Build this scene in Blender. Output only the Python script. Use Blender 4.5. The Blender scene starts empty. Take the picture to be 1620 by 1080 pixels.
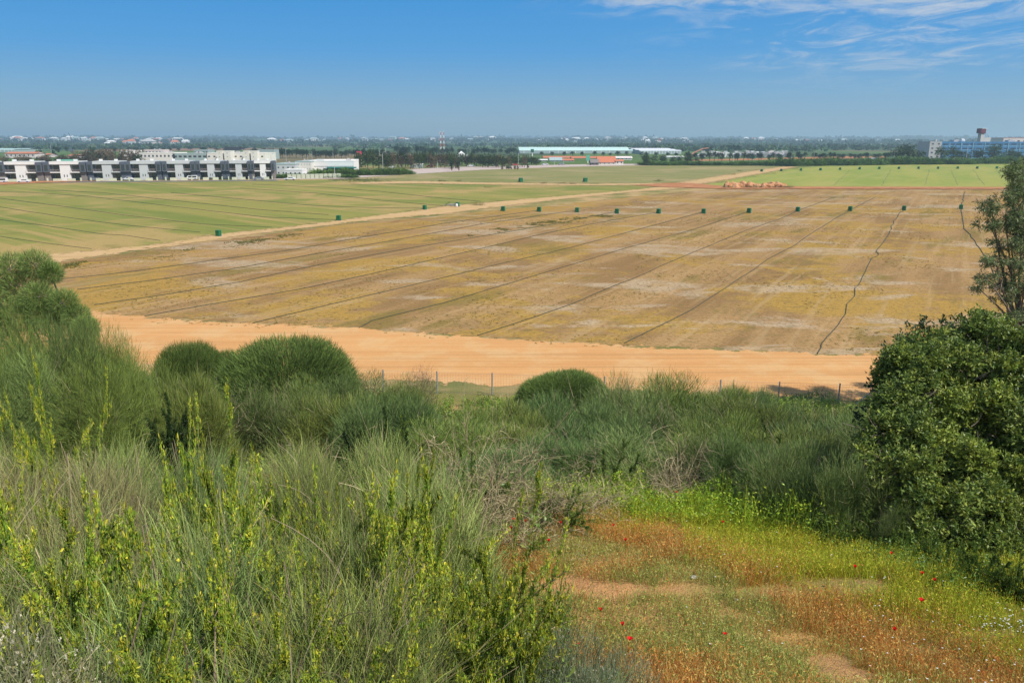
import bpy, math, random
import numpy as np
R = math.radians
rng = np.random.default_rng(7)
random.seed(7)
sc = bpy.context.scene
COL = sc.collection
# ------------------------------------------------------------------ camera geometry (photo 1620x1080)
FP = 1260.0; PITCH = math.atan(318 / FP); EYE = 14.0
cp, sp = math.cos(PITCH), math.sin(PITCH)
def ray(x, y):
    a = (x - 810) / FP; b = (540 - y) / FP
    return np.array([a, cp + b * sp, -sp + b * cp])
def gp(x, y, z=0.0):                     # photo point on the plane z
    d = ray(x, y); t = (EYE - z) / -d[2]
    return np.array([d[0] * t, d[1] * t, z])
def at(x, y, Y):                         # photo point at depth Y
    d = ray(x, y); t = Y / d[1]
    return np.array([d[0] * t, Y, EYE + d[2] * t])
def topx(P):                             # world -> photo px
    P = np.asarray(P, float); q = P - np.array([0, 0, EYE])
    dep = q[..., 1] * cp - q[..., 2] * sp
    up = q[..., 1] * sp + q[..., 2] * cp
    dep = np.where(dep < .05, .05, dep)
    return 810 + FP * q[..., 0] / dep, 540 - FP * up / dep
cam = bpy.data.cameras.new('camera'); co = bpy.data.objects.new('camera', cam); COL.objects.link(co)
cam.sensor_width = 36; cam.lens = 28.0; cam.clip_end = 60000; cam.clip_start = .05
co.location = (0, 0, EYE); co.rotation_euler = (math.pi / 2 - PITCH, 0, 0); sc.camera = co
# ------------------------------------------------------------------ numpy noise
_tab = np.random.default_rng(3).random((256, 256))
def vn(x, y, s=1.0, o=0):
    x = np.asarray(x, float) / s + o * 17.3; y = np.asarray(y, float) / s + o * 9.1
    xi = np.floor(x).astype(int); yi = np.floor(y).astype(int); fx = x - xi; fy = y - yi
    fx = fx * fx * (3 - 2 * fx); fy = fy * fy * (3 - 2 * fy)
    a = _tab[xi % 256, yi % 256]; b = _tab[(xi + 1) % 256, yi % 256]
    c = _tab[xi % 256, (yi + 1) % 256]; d = _tab[(xi + 1) % 256, (yi + 1) % 256]
    return (a * (1 - fx) + b * fx) * (1 - fy) + (c * (1 - fx) + d * fx) * fy
def fbm(x, y, s=1.0, n=4, o=0):
    t = 0; w = 0
    for k in range(n):
        t = t + vn(x, y, s / 2 ** k, o + k) * .5 ** k; w += .5 ** k
    return t / w
def sstep(a, b, x):
    t = np.clip((x - a) / (b - a), 0, 1); return t * t * (3 - 2 * t)
PY = [-40, -4, 0, 2, 4, 5.5, 6.5, 8.5, 10.3, 12, 14, 17, 22, 28, 36, 42]
PZ = [12.6, 12.5, 12.3, 11.5, 10.3, 9.75, 9.4, 9.1, 8.8, 8.2, 7.2, 6.0, 4.1, 2.1, .55, 0]
def zf(x, y):
    x = np.asarray(x, float); y = np.asarray(y, float)
    z = np.interp(y, PY, PZ)
    near = 1 - sstep(36, 42, y)
    z = z + near * ((fbm(x, y, 3.0, 4, 5) - .5) * .5 + (fbm(x, y, 9, 2, 9) - .5) * .8 * sstep(8, 14, y))
    r = np.hypot(x, y); th = np.arctan2(x, np.maximum(y, 1))
    ridge = 34 * fbm(th * 16, r / 2500, 1, 3, 2) + 12 * fbm(th * 60, r / 600, 1, 2, 4)
    z = z + sstep(1700, 5600, r) * ridge * .72 + sstep(5400, 9000, r) * 18 * fbm(th * 9, 3, 1, 3, 8) 
    return z
# ------------------------------------------------------------------ materials
def newmat(name):
    m = bpy.data.materials.new(name); m.use_nodes = True; nt = m.node_tree; nt.nodes.clear()
    return m, nt
class G:
    def __init__(s, nt): s.nt = nt
    def n(s, t, ins=None, **kw):
        nd = s.nt.nodes.new(t)
        for k, v in kw.items(): setattr(nd, k, v)
        for k, v in (ins or {}).items():
            if isinstance(v, bpy.types.NodeSocket): s.nt.links.new(v, nd.inputs[k])
            elif v is not None: nd.inputs[k].default_value = v
        return nd
    def pos(s): return s.n('ShaderNodeNewGeometry').outputs['Position']
    def map(s, vec, scale=(1, 1, 1), rot=(0, 0, 0), loc=(0, 0, 0)):
        return s.n('ShaderNodeMapping', {'Vector': vec, 'Scale': scale, 'Rotation': rot, 'Location': loc}).outputs[0]
    def noise(s, vec, scale=1, detail=4, rough=.55, dist=0):
        return s.n('ShaderNodeTexNoise', {'Vector': vec, 'Scale': scale, 'Detail': detail, 'Roughness': rough, 'Distortion': dist}).outputs['Fac']
    def ramp(s, fac, a, b):
        return s.n('ShaderNodeMapRange', {'Value': fac, 'From Min': a, 'From Max': b}, clamp=True, interpolation_type='SMOOTHSTEP').outputs[0]
    def mul(s, a, b): return s.n('ShaderNodeMath', {0: a, 1: b}, operation='MULTIPLY').outputs[0]
    def add(s, a, b): return s.n('ShaderNodeMath', {0: a, 1: b}, operation='ADD').outputs[0]
    def mix(s, f, a, b, mode='MIX'):
        c = lambda v: (*v, 1) if isinstance(v, tuple) and len(v) == 3 else v
        return s.n('ShaderNodeMix', {0: f, 6: c(a), 7: c(b)}, data_type='RGBA', blend_type=mode).outputs[2]
    def out(s, shader): s.n('ShaderNodeOutputMaterial', {'Surface': shader})
    def bsdf(s, col, rough=.9, spec=.2, normal=None, **kw):
        c = (*col, 1) if isinstance(col, tuple) and len(col) == 3 else col
        return s.n('ShaderNodeBsdfPrincipled', {'Base Color': c, 'Roughness': rough, 'Specular IOR Level': spec, 'Normal': normal, **kw}).outputs[0]
    def bump(s, h, dist=.05, st=1.0): return s.n('ShaderNodeBump', {'Height': h, 'Distance': dist, 'Strength': st}).outputs[0]
def plain(name, col, rough=.7, spec=.3, var=.12, scale=1.5, **kw):
    """paint / concrete / metal with faint uneven wear"""
    m, nt = newmat(name); g = G(nt)
    co_ = g.n('ShaderNodeTexCoord').outputs['Object']
    f = g.noise(co_, scale, 6, .65)
    c = g.mix(f, tuple(v * (1 - var * 1.4) for v in col), tuple(min(1, v * (1 + var)) for v in col))
    g.out(g.bsdf(c, rough, spec, **kw)); return m
def foliage(name, rough=.55, spec=.25, trans=.3, hue=.0, val=.25):
    m, nt = newmat(name); g = G(nt)
    c = g.n('ShaderNodeAttribute', attribute_name='Col').outputs['Color']
    rnd = g.n('ShaderNodeObjectInfo').outputs['Random']
    v = g.n('ShaderNodeMapRange', {'Value': rnd, 'To Min': 1 - val, 'To Max': 1 + val}).outputs[0]
    c = g.n('ShaderNodeHueSaturation', {'Hue': .5, 'Saturation': 1.0, 'Value': v, 'Color': c}).outputs[0]
    b = g.bsdf(c, rough, spec)
    t = g.n('ShaderNodeBsdfTranslucent', {'Color': c}).outputs[0]
    g.out(g.n('ShaderNodeMixShader', {0: trans, 1: b, 2: t}).outputs[0]); return m
# ------------------------------------------------------------------ mesh helpers
def linkobj(name, me, m=None, parent=None):
    o = bpy.data.objects.new(name, me); COL.objects.link(o)
    if m is not None:
        for k in (m if isinstance(m, (list, tuple)) else [m]): me.materials.append(k)
    if parent is not None: o.parent = parent
    return o
def qmesh(name, V, Q, cols=None, smooth=False, sd=None):
    V = np.ascontiguousarray(V, dtype=np.float32); Q = np.ascontiguousarray(Q, dtype=np.int32)
    me = bpy.data.meshes.new(name); me.vertices.add(len(V)); me.vertices.foreach_set('co', V.ravel())
    me.loops.add(Q.size); me.loops.foreach_set('vertex_index', Q.ravel())
    me.polygons.add(len(Q)); me.polygons.foreach_set('loop_start', np.arange(0, Q.size, 4, dtype=np.int32))
    me.polygons.foreach_set('use_smooth', np.full(len(Q), smooth, dtype=bool))
    me.update(calc_edges=True)
    if cols is not None:
        a = me.color_attributes.new('Col', 'FLOAT_COLOR', 'POINT')
        c = np.ones((len(V), 4), np.float32); c[:, :3] = cols; a.data.foreach_set('color', c.ravel())
    if sd is not None:
        a = me.attributes.new('sd', 'FLOAT', 'POINT'); a.data.foreach_set('value', np.ascontiguousarray(sd, dtype=np.float32))
    return me
class Acc:
    def __init__(s): s.V = []; s.Q = []; s.C = []; s.n = 0
    def add(s, V, Q, C):
        s.V.append(V); s.Q.append(Q + s.n); s.C.append(np.broadcast_to(C, V.shape)); s.n += len(V)
    def ribbons(s, P, w, C, taper=.3):           # P (n,k,3)  w (n,)  C (n,3)
        n, k, _ = P.shape; w = np.broadcast_to(w, (n,))
        d = P[:, -1] - P[:, 0]; r = rng.normal(size=(n, 3)); sd = np.cross(d, r); sd /= np.linalg.norm(sd, axis=1, keepdims=True) + 1e-9
        ww = (w[:, None] * np.linspace(1, taper, k)[None]) [:, :, None] * .5
        V = np.stack([P - sd[:, None] * ww, P + sd[:, None] * ww], 2).reshape(-1, 3)
        b = (np.arange(n)[:, None] * k + np.arange(k - 1)[None]).reshape(-1) * 2
        Q = np.stack([b, b + 1, b + 3, b + 2], 1)
        s.add(V, Q, np.repeat(np.broadcast_to(C, (n, 3)), 2 * k, axis=0))
    def leaves(s, c, d, L, W, C, nrm=None, fold=.25):   # c,d (n,3)
        n = len(c); d = d / (np.linalg.norm(d, axis=1, keepdims=True) + 1e-9)
        r = rng.normal(size=(n, 3)) if nrm is None else nrm
        sd = np.cross(d, r); sd /= np.linalg.norm(sd, axis=1, keepdims=True) + 1e-9
        up = np.cross(sd, d); L = np.broadcast_to(L, (n,))[:, None]; W = np.broadcast_to(W, (n,))[:, None]
        m = c + d * L * .45
        V = np.stack([c, m + sd * W * .5 + up * W * fold, c + d * L, m - sd * W * .5 + up * W * fold], 1).reshape(-1, 3)
        b = np.arange(n) * 4
        s.add(V, np.stack([b, b + 1, b + 2, b + 3], 1), np.repeat(np.broadcast_to(C, (n, 3)), 4, axis=0))
    def tube(s, P, rad, C, sides=5):
        P = np.asarray(P, float); k = len(P); rad = np.broadcast_to(rad, (k,))
        t = np.gradient(P, axis=0); t /= np.linalg.norm(t, axis=1, keepdims=True) + 1e-9
        ref = np.where(np.abs(t[:, 2:3]) > .9, np.array([[1., 0, 0]]), np.array([[0, 0, 1.]]))
        u = np.cross(t, ref); u /= np.linalg.norm(u, axis=1, keepdims=True); v = np.cross(t, u)
        a = np.linspace(0, 2 * np.pi, sides, endpoint=False)
        V = (P[:, None] + rad[:, None, None] * (u[:, None] * np.cos(a)[None, :, None] + v[:, None] * np.sin(a)[None, :, None])).reshape(-1, 3)
        i = np.arange(k - 1)[:, None] * sides; j = np.arange(sides)[None]; j2 = (j + 1) % sides
        Q = np.stack([i + j, i + j2, i + sides + j2, i + sides + j], 2).reshape(-1, 4)
        s.add(V, Q, np.asarray(C, float)[None])
    def box(s, x0, x1, y0, y1, z0, z1, C=(1, 1, 1)):
        V = np.array([[x, y, z] for z in (z0, z1) for x, y in ((x0, y0), (x1, y0), (x1, y1), (x0, y1))], float)
        Q = np.array([[0, 3, 2, 1], [4, 5, 6, 7], [0, 1, 5, 4], [1, 2, 6, 5], [2, 3, 7, 6], [3, 0, 4, 7]])
        s.add(V, Q, np.asarray(C, float)[None])
    def mesh(s, name, smooth=False): return qmesh(name, np.concatenate(s.V), np.concatenate(s.Q), np.concatenate(s.C), smooth)
    def obj(s, name, m, parent=None, smooth=False): return linkobj(name, s.mesh(name, smooth), m, parent)
def tag(o, label=None, cat=None, group=None, kind=None):
    if label: o['label'] = label
    if cat: o['category'] = cat
    if group: o['group'] = group
    if kind: o['kind'] = kind
    return o
def empty(name, loc=(0, 0, 0), rz=0, label=None, cat=None, group=None):
    o = bpy.data.objects.new(name, None); COL.objects.link(o); o.location = loc; o.rotation_euler = (0, 0, rz)
    o.empty_display_size = .2
    return tag(o, label, cat, group)
KIDS = {}
def dup(root, loc, rz=0, scale=None, label=None, group=None, cat=None):
    r = root.copy(); COL.objects.link(r); r.location = loc; r.rotation_euler = (0, 0, rz)
    if scale is not None: r.scale = scale
    tag(r, label, cat, group)
    for ch in root.children:
        c = ch.copy(); COL.objects.link(c); c.parent = r
        for q in ch.children:
            d = q.copy(); COL.objects.link(d); d.parent = c
    return r
class Proto:
    """first placement uses the prototype itself, later ones are copies"""
    def __init__(s, root): s.root = root; s.used = False
    def put(s, loc, rz=0, scale=None, label=None, group=None, cat=None):
        if s.used: return dup(s.root, loc, rz, scale, label, group, cat)
        s.used = True; r = s.root; r.location = loc; r.rotation_euler = (0, 0, rz)
        if scale is not None: r.scale = scale
        return tag(r, label, cat, group)
def flush(protos):
    for p in protos:
        if not p.used:
            for c in list(p.root.children):
                for q in list(c.children): bpy.data.objects.remove(q)
                bpy.data.objects.remove(c)
            bpy.data.objects.remove(p.root)
# ------------------------------------------------------------------ light
SUN_EL = R(50); SUN_AZ = (0.80, -0.60)            # horizontal direction towards the sun
sd_ = np.array([SUN_AZ[0] * math.cos(SUN_EL), SUN_AZ[1] * math.cos(SUN_EL), math.sin(SUN_EL)])
import mathutils
sun = bpy.data.lights.new('sun', 'SUN'); so = bpy.data.objects.new('sun', sun); COL.objects.link(so)
sun.energy = 5.0; sun.angle = R(.5); sun.color = (1, .955, .87)
so.rotation_euler = mathutils.Vector(sd_).to_track_quat('Z', 'Y').to_euler(); so.location = (60, -45, 90)
w = bpy.data.worlds.new('World'); sc.world = w; w.use_nodes = True; nt = w.node_tree; nt.nodes.clear(); g = G(nt)
sky = g.n('ShaderNodeTexSky', sky_type='NISHITA', sun_disc=False, sun_elevation=SUN_EL,
          sun_rotation=math.atan2(SUN_AZ[0], SUN_AZ[1]), altitude=0, air_density=1.0, dust_density=.15, ozone_density=4.5)
dirv = g.n('ShaderNodeTexCoord').outputs['Generated']
sx = g.n('ShaderNodeSeparateXYZ', {0: dirv})
zz = g.add(sx.outputs['Z'], .06)
u = g.n('ShaderNodeMath', {0: sx.outputs['X'], 1: zz}, operation='DIVIDE').outputs[0]
v = g.n('ShaderNodeMath', {0: sx.outputs['Y'], 1: zz}, operation='DIVIDE').outputs[0]
cv = g.n('ShaderNodeCombineXYZ', {0: u, 1: v}).outputs[0]
wv = g.map(cv, (1.1, .8, 1), (0, 0, R(24)))
c1 = g.noise(wv, 2.3, 10, .68, 1.2)
c2 = g.noise(g.map(cv, (.5, .5, 1)), 1.0, 3, .5)
az = g.n('ShaderNodeMath', {0: sx.outputs['X'], 1: sx.outputs['Y']}, operation='DIVIDE').outputs[0]
mk = g.mul(g.ramp(az, .08, .42), g.ramp(sx.outputs['Z'], .03, .12))
mk2 = g.mul(g.ramp(az, -.03, .2), g.ramp(sx.outputs['Z'], .125, .158))
dens = g.mul(g.ramp(g.add(c1, g.add(g.mul(g.add(c2, -.5), .7), g.mul(mk2, .22))), .45, .78), g.n('ShaderNodeMath', {0: mk, 1: mk2}, operation='MAXIMUM').outputs[0])
skyc = g.n('ShaderNodeHueSaturation', {'Saturation': 1.35, 'Value': 1.0, 'Color': sky.outputs[0]}).outputs[0]
rn = g.n('ShaderNodeValToRGB', {0: g.n('ShaderNodeMapRange', {'Value': sx.outputs['Z'], 'From Min': 0.0, 'From Max': .5}, clamp=True).outputs[0]}); er = rn.color_ramp
er.elements[0].position = 0; er.elements[0].color = (3.2, 4.7, 5.8, 1); er.elements[1].position = 1; er.elements[1].color = (.3, 1.9, 5.3, 1)
for ps, cc in ((.10, (2.0, 4.4, 7.0, 1)), (.2, (.75, 3.7, 8.0, 1)), (.36, (.35, 3.1, 7.8, 1))): el_ = er.elements.new(ps); el_.color = cc
skyc = g.mix(.88, skyc, rn.outputs[0])
cl = g.mix(g.mul(dens, .8), skyc, (6.6, 7.1, 7.8))
bg = g.n('ShaderNodeBackground', {'Color': cl, 'Strength': .085})
g.n('ShaderNodeOutputWorld', {'Surface': bg.outputs[0]})
vs = sc.view_settings; vs.view_transform = 'Standard'; vs.look = 'None'; vs.gamma = 1; vs.exposure = 0.12
cy = sc.cycles
cy.max_bounces = 5; cy.diffuse_bounces = 2; cy.glossy_bounces = 2; cy.transmission_bounces = 3; cy.volume_bounces = 0; cy.transparent_max_bounces = 12
cy.use_denoising = True; cy.denoiser = 'OPENIMAGEDENOISE'; cy.denoising_input_passes = 'RGB_ALBEDO_NORMAL'; cy.denoising_prefilter = 'ACCURATE'; cy.caustics_reflective = False; cy.caustics_refractive = False
# ------------------------------------------------------------------ haze
HZ = True
if HZ:
    hb = Acc(); hb.box(-12500, 12500, -300, 12500, -1.5, 95)
    m, nt = newmat('haze_air'); g = G(nt)
    g.n('ShaderNodeOutputMaterial', {'Volume': g.n('ShaderNodeVolumePrincipled', {'Color': (.66, .91, 1, 1), 'Density': 0.00024, 'Anisotropy': .2}).outputs[0]})
    tag(hb.obj('haze', m), 'pale blue haze thickening over the distant plain and hills', 'haze', kind='stuff')
# ------------------------------------------------------------------ ground
def polar(name, rs, ths, m):
    r, t = np.meshgrid(rs, ths, indexing='ij')
    x = r * np.sin(t); y = r * np.cos(t); z = zf(x, y)
    V = np.stack([x, y, z], 2).reshape(-1, 3); a, b = r.shape
    i = np.arange(a - 1)[:, None] * b + np.arange(b - 1)[None]
    Q = np.stack([i, i + 1, i + b + 1, i + b], 2).reshape(-1, 4)[:, ::-1]
    return tag(linkobj(name, qmesh(name, V, Q, smooth=True), m), kind='structure')
def ground_mat():
    m, nt = newmat('ground_soil'); g = G(nt); p = g.pos()
    n1 = g.noise(p, .35, 6, .6); n2 = g.noise(p, 5, 6, .7); n3 = g.noise(p, 40, 3, .6)
    near = g.mix(g.ramp(n1, .42, .6), (.60, .31, .12), (.27, .22, .06))
    near = g.mix(g.mul(g.ramp(n2, .45, .65), .75), near, (.40, .21, .09))
    near = g.mix(g.mul(g.ramp(n3, .55, .75), .5), near, (.64, .40, .19))
    sep = g.n('ShaderNodeSeparateXYZ', {0: p})
    # margin by the fence and the flat land round the fields: sand with thin weeds
    mid = g.mix(g.ramp(g.noise(p, .08, 7, .65), .40, .60), (.44, .29, .13), (.17, .17, .045))
    mid = g.mix(g.mul(g.ramp(g.noise(p, .5, 5, .6), .5, .7), .6), mid, (.24, .20, .06))
    # far patchwork of crops
    vor = g.n('ShaderNodeTexVoronoi', {'Vector': g.map(p, (.0055, .0022, 0), (0, 0, R(12))), 'Scale': 1.0, 'Randomness': .9}, feature='F1', distance='CHEBYCHEV')
    cr = g.n('ShaderNodeValToRGB', {0: g.n('ShaderNodeSeparateXYZ', {0: vor.outputs['Color']}).outputs[0]})
    e = cr.color_ramp; e.interpolation = 'CONSTANT'
    cols = [(0, (.07, .11, .03)), (.22, (.10, .16, .035)), (.4, (.05, .075, .025)), (.52, (.20, .15, .075)), (.62, (.09, .15, .03)), (.78, (.30, .16, .10)), (.86, (.06, .09, .03))]
    while len(e.elements) < len(cols): e.elements.new(.5)
    for el, (q, c) in zip(e.elements, cols): el.position = q; el.color = (*c, 1)
    far = g.mix(g.mul(g.ramp(g.noise(p, .02, 6, .6), .4, .65), .45), cr.outputs[0], (.05, .07, .025))
    c = g.mix(g.ramp(sep.outputs['Y'], 36, 43), near, mid)
    c = g.mix(g.ramp(g.add(sep.outputs['Y'], g.mul(g.noise(p, .01, 3), 120)), 440, 560), c, far)
    g.out(g.bsdf(c, .95, .1, g.bump(g.add(g.mul(n2, .6), g.mul(n3, .25)), .08))); return m
GM = ground_mat()
ths = np.concatenate([np.linspace(R(-100), R(-46), 40)[:-1], np.linspace(R(-46), R(46), 420), np.linspace(R(46), R(100), 40)[1:]])
r1 = np.concatenate([[0.05], np.geomspace(.6, 60, 300), np.geomspace(60, 2200, 60)[1:]])
polar('ground', r1, ths, GM)
polar('hills', np.geomspace(2200, 12000, 130), ths, GM)
# the hill the camera stands on, behind the viewer
gx, gy = np.meshgrid(np.linspace(-60, 60, 61), np.linspace(-60, 0, 31)); i_ = (np.arange(30)[:, None] * 61 + np.arange(60)[None]).reshape(-1)
tag(linkobj('ground', qmesh('ground', np.stack([gx, gy, zf(gx, gy) - .02], 2).reshape(-1, 3), np.stack([i_, i_ + 1, i_ + 62, i_ + 61], 1), smooth=True), GM), kind='structure')
# ------------------------------------------------------------------ sheets with ragged edges
def seg_sd(px, py, poly):
    n = len(poly); dmin = np.full(px.shape, 1e18); ins = np.zeros(px.shape, bool)
    for i in range(n):
        ax, ay = poly[i]; bx, by = poly[(i + 1) % n]; ex, ey = bx - ax, by - ay
        t = np.clip(((px - ax) * ex + (py - ay) * ey) / (ex * ex + ey * ey + 1e-12), 0, 1)
        dmin = np.minimum(dmin, (px - ax - t * ex) ** 2 + (py - ay - t * ey) ** 2)
        c = ((ay > py) != (by > py)) & (px < ex * (py - ay) / (ey + 1e-15) + ax); ins ^= c
    return np.where(ins, 1, -1) * np.sqrt(dmin)
def sheet(name, pxpoly, z, m, edge=1.5, ystep=1.6, xstep=6, kindlab=None):
    W = np.array([gp(x, y)[:2] for x, y in pxpoly])
    ys = [p[1] for p in pxpoly]; xs = [p[0] for p in pxpoly]
    yy = np.arange(min(ys) - 3, max(ys) + 5, ystep); yy = yy[yy > 226]; xx = np.arange(min(xs) - 20, max(xs) + 20, xstep)
    gx, gy = np.meshgrid(xx, yy); a_ = (gx - 810) / FP; b_ = (540 - gy) / FP
    dz = -sp + b_ * cp; t = EYE / -dz; X = a_ * t; Y = (cp + b_ * sp) * t
    s = seg_sd(X, Y, W); ny, nx = X.shape
    # edge softness grows with the size of a pixel there
    k = (s / (edge * (1 + 0 * Y))).ravel()
    keep = (k > -2.5).reshape(ny, nx)
    kq = keep[:-1, :-1] | keep[1:, :-1] | keep[:-1, 1:] | keep[1:, 1:]
    i = (np.arange(ny - 1)[:, None] * nx + np.arange(nx - 1)[None])[kq]
    Q = np.stack([i, i + nx, i + nx + 1, i + 1], 1)
    V = np.stack([X, Y, np.full(X.shape, z)], 2).reshape(-1, 3)
    us, inv = np.unique(Q, return_inverse=True); Q = inv.reshape(Q.shape)
    o = linkobj(name, qmesh(name, V[us], Q, sd=k[us]), m)
    return tag(o, kind='structure') if kindlab is None else o
def ragged(g, shader, scale=.6, amp=2.2):
    """cut the sheet where distance to its border plus noise falls below zero"""
    s = g.n('ShaderNodeAttribute', attribute_name='sd').outputs['Fac']
    n = g.add(g.mul(g.add(g.noise(g.pos(), scale, 6, .7), -.5), amp * 2), s)
    f = g.n('ShaderNodeMath', {0: n, 1: 0.0}, operation='GREATER_THAN').outputs[0]
    g.out(g.n('ShaderNodeMixShader', {0: f, 1: g.n('ShaderNodeBsdfTransparent').outputs[0], 2: shader}).outputs[0])
ROW = math.atan2(.485, .875)            # heading of the hose rows in the bare field
def brown_mat():
    m, nt = newmat('bare_field_soil'); g = G(nt); p = g.pos()
    rp = g.map(p, (1, 1, 1), (0, 0, ROW))           # y now runs along the rows
    big = g.noise(p, .045, 5, .6, .6); row = g.noise(g.map(rp, (.16, .02, 1)), 1, 5, .6)
    fine = g.noise(p, 3.2, 5, .7); md = g.noise(p, .35, 6, .65)
    c = g.mix(g.ramp(row, .38, .62), (.40, .235, .095), (.26, .145, .055))
    c = g.mix(g.mul(g.ramp(g.add(big, g.mul(g.add(md, -.5), .5)), .47, .60), .9), c, (.40, .235, .045))
    c = g.mix(g.mul(g.ramp(g.noise(g.map(rp, (.12, .035, 1), loc=(3, 8, 0)), 1, 6, .68), .54, .64), .75), c, (.19, .14, .028))
    # pale crusted soil
    pl = g.mul(g.ramp(g.noise(g.map(p, (.055, .11, 1), (0, 0, R(8)), (7, 1, 0)), 1, 7, .62, .4), .53, .60), g.ramp(md, .3, .55))
    c = g.mix(g.mul(pl, .8), c, (.46, .34, .22))
    # rusty and dark clods
    c = g.mix(g.mul(g.ramp(g.noise(p, .9, 6, .75), .60, .70), .55), c, (.17, .085, .03))
    c = g.mix(g.mul(g.ramp(fine, .50, .60), .7), c, (.15, .105, .035))
    c = g.mix(g.mul(g.ramp(g.noise(g.map(p, (.5, 1.4, 1)), 1, 7, .75), .50, .62), .5), c, (.17, .125, .04))
    c = g.mix(g.mul(g.ramp(g.noise(g.map(rp, (.9, .03, 1)), 1, 4, .6), .52, .66), .35), c, (.46, .31, .15))
    c = g.mix(g.mul(g.ramp(g.noise(p, 7, 3, .6), .55, .75), .35), c, (.52, .36, .18))
    # drip lines between the rows, ~1.9 m apart
    wv = g.n('ShaderNodeTexWave', {'Vector': rp, 'Scale': .165, 'Distortion': .6, 'Detail': 3, 'Detail Scale': 2.0}, bands_direction='X', wave_profile='SIN').outputs['Fac']
    c = g.mix(g.mul(g.ramp(wv, .80, .97), .06), c, (.15, .10, .035))
    ragged(g, g.bsdf(c, .95, .1, g.bump(fine, .06)), .45); return m
def green_mat(name, c0, c1, c2, rot, straw=.5):
    m, nt = newmat(name); g = G(nt); p = g.pos(); rp = g.map(p, (1, 1, 1), (0, 0, rot))
    a_ = g.noise(g.map(rp, (.05, .008, 1)), 1, 6, .62); b_ = g.noise(p, .03, 5, .6, .5); f = g.noise(p, 2.2, 5, .7)
    c = g.mix(g.ramp(a_, .40, .60), c0, c1)
    c = g.mix(g.mul(g.ramp(b_, .50, .62), straw), c, c2)
    c = g.mix(g.mul(g.ramp(g.noise(g.map(rp, (.30, .012, 1)), 1, 5, .6), .52, .66), straw * .9), c, c2)
    c = g.mix(g.mul(g.ramp(f, .5, .72), .45), c, tuple(v * .45 for v in c0))
    c = g.mix(g.mul(g.ramp(g.noise(p, .16, 6, .7), .56, .66), .5), c, tuple(v * .62 for v in c0))
    ragged(g, g.bsdf(c, .95, .1, g.bump(f, .08)), .3); return m
def sand_mat(name, c0, c1, c2):
    m, nt = newmat(name); g = G(nt); p = g.pos()
    f = g.noise(p, 2.5, 6, .7)
    tr = g.noise(g.map(p, (.05, 1.1, 1), (0, 0, R(3))), 1, 5, .6)
    c = g.mix(g.ramp(tr, .35, .65), c0, c1)
    c = g.mix(g.mul(g.ramp(g.noise(p, .3, 6, .65), .45, .65), .7), c, c2)
    c = g.mix(g.mul(g.ramp(f, .60, .75), .35), c, tuple(v * .55 for v in c0))
    c = g.mix(g.mul(g.ramp(g.noise(g.map(p, (.02, 1.9, 1), (0, 0, R(2))), 1, 5, .7), .54, .62), .6), c, tuple(v * .62 for v in c0))
    c = g.mix(g.mul(g.ramp(g.noise(p, 9, 4, .7), .62, .74), .5), c, tuple(v * .5 for v in c0))
    ragged(g, g.bsdf(c, .95, .1, g.bump(g.add(f, g.mul(tr, 1.5)), .05)), .7, 3.2); return m
BR = brown_mat()
GL = green_mat('left_crop', (.26, .235, .055), (.17, .195, .038), (.40, .27, .10), R(-48), .85)
GR_ = green_mat('right_crop', (.31, .30, .065), (.23, .27, .05), (.36, .31, .10), R(28), .3)
GO = green_mat('olive_crop', (.24, .22, .075), (.20, .20, .06), (.36, .27, .13), R(-60), .7)
SA = sand_mat('track_sand', (.60, .32, .125), (.55, .275, .10), (.60, .375, .17))
SP = sand_mat('pale_track_sand', (.52, .33, .15), (.55, .36, .18), (.45, .31, .11))
SR = sand_mat('red_earth', (.42, .17, .07), (.36, .15, .06), (.52, .27, .13))
sheet('crop_field', [(-700, 292), (0, 292), (90, 288), (430, 285), (560, 283), (650, 289), (950, 292), (1055, 294), (1000, 301), (860, 313), (780, 319), (700, 326), (640, 336), (560, 346), (460, 359), (330, 373), (260, 386), (85, 404), (-100, 428), (-700, 520)], .03, GL, 2.5)
sheet('crop_field', [(540, 283), (640, 273), (700, 268), (880, 264), (1000, 261), (1160, 259), (1250, 263), (1195, 272), (1090, 288), (1000, 290), (650, 287)], .03, GO, 4)
sheet('crop_field', [(1100, 294), (1180, 279), (1240, 268), (1300, 263), (1620, 258), (2400, 254), (2400, 297), (1160, 296)], .03, GR_, 3)
sheet('bare_field', [(-700, 580), (-200, 452), (90, 416), (345, 381), (560, 353), (700, 341), (900, 322), (1080, 303), (1150, 299.5), (1620, 300), (2400, 301), (2400, 630), (1620, 570), (1400, 562), (1290, 559), (990, 546), (760, 533), (570, 519), (400, 512), (210, 500), (100, 494), (-200, 500), (-700, 600)], .008, BR, .9)
sheet('dirt_track', [(-700, 520), (-100, 427), (85, 403), (260, 386), (330, 373), (460, 359), (560, 346), (640, 336), (700, 327), (780, 320), (860, 313), (1000, 301), (1075, 292), (1110, 296), (1000, 304), (900, 314), (800, 326), (700, 339), (600, 347), (500, 359), (400, 371), (300, 386), (200, 399), (90, 415), (-100, 450), (-700, 560)], .05, SP, 1.6)
sheet('dirt_track', [(560, 289), (650, 287), (800, 290), (950, 292), (1000, 291), (1070, 290), (1150, 277), (1210, 268), (1240, 264), (1262, 264), (1200, 276), (1120, 290), (1090, 294), (1000, 293.5), (950, 294), (800, 293), (650, 290.5), (560, 292)], .11, SP, 3)
sheet('earth_strip', [(1000, 293.5), (1060, 290), (1090, 290), (1150, 295.5), (1620, 296.5), (2400, 298), (2400, 301), (1620, 300), (1150, 299.5), (1060, 297)], .15, SR, 2.2, ystep=.8)
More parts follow.
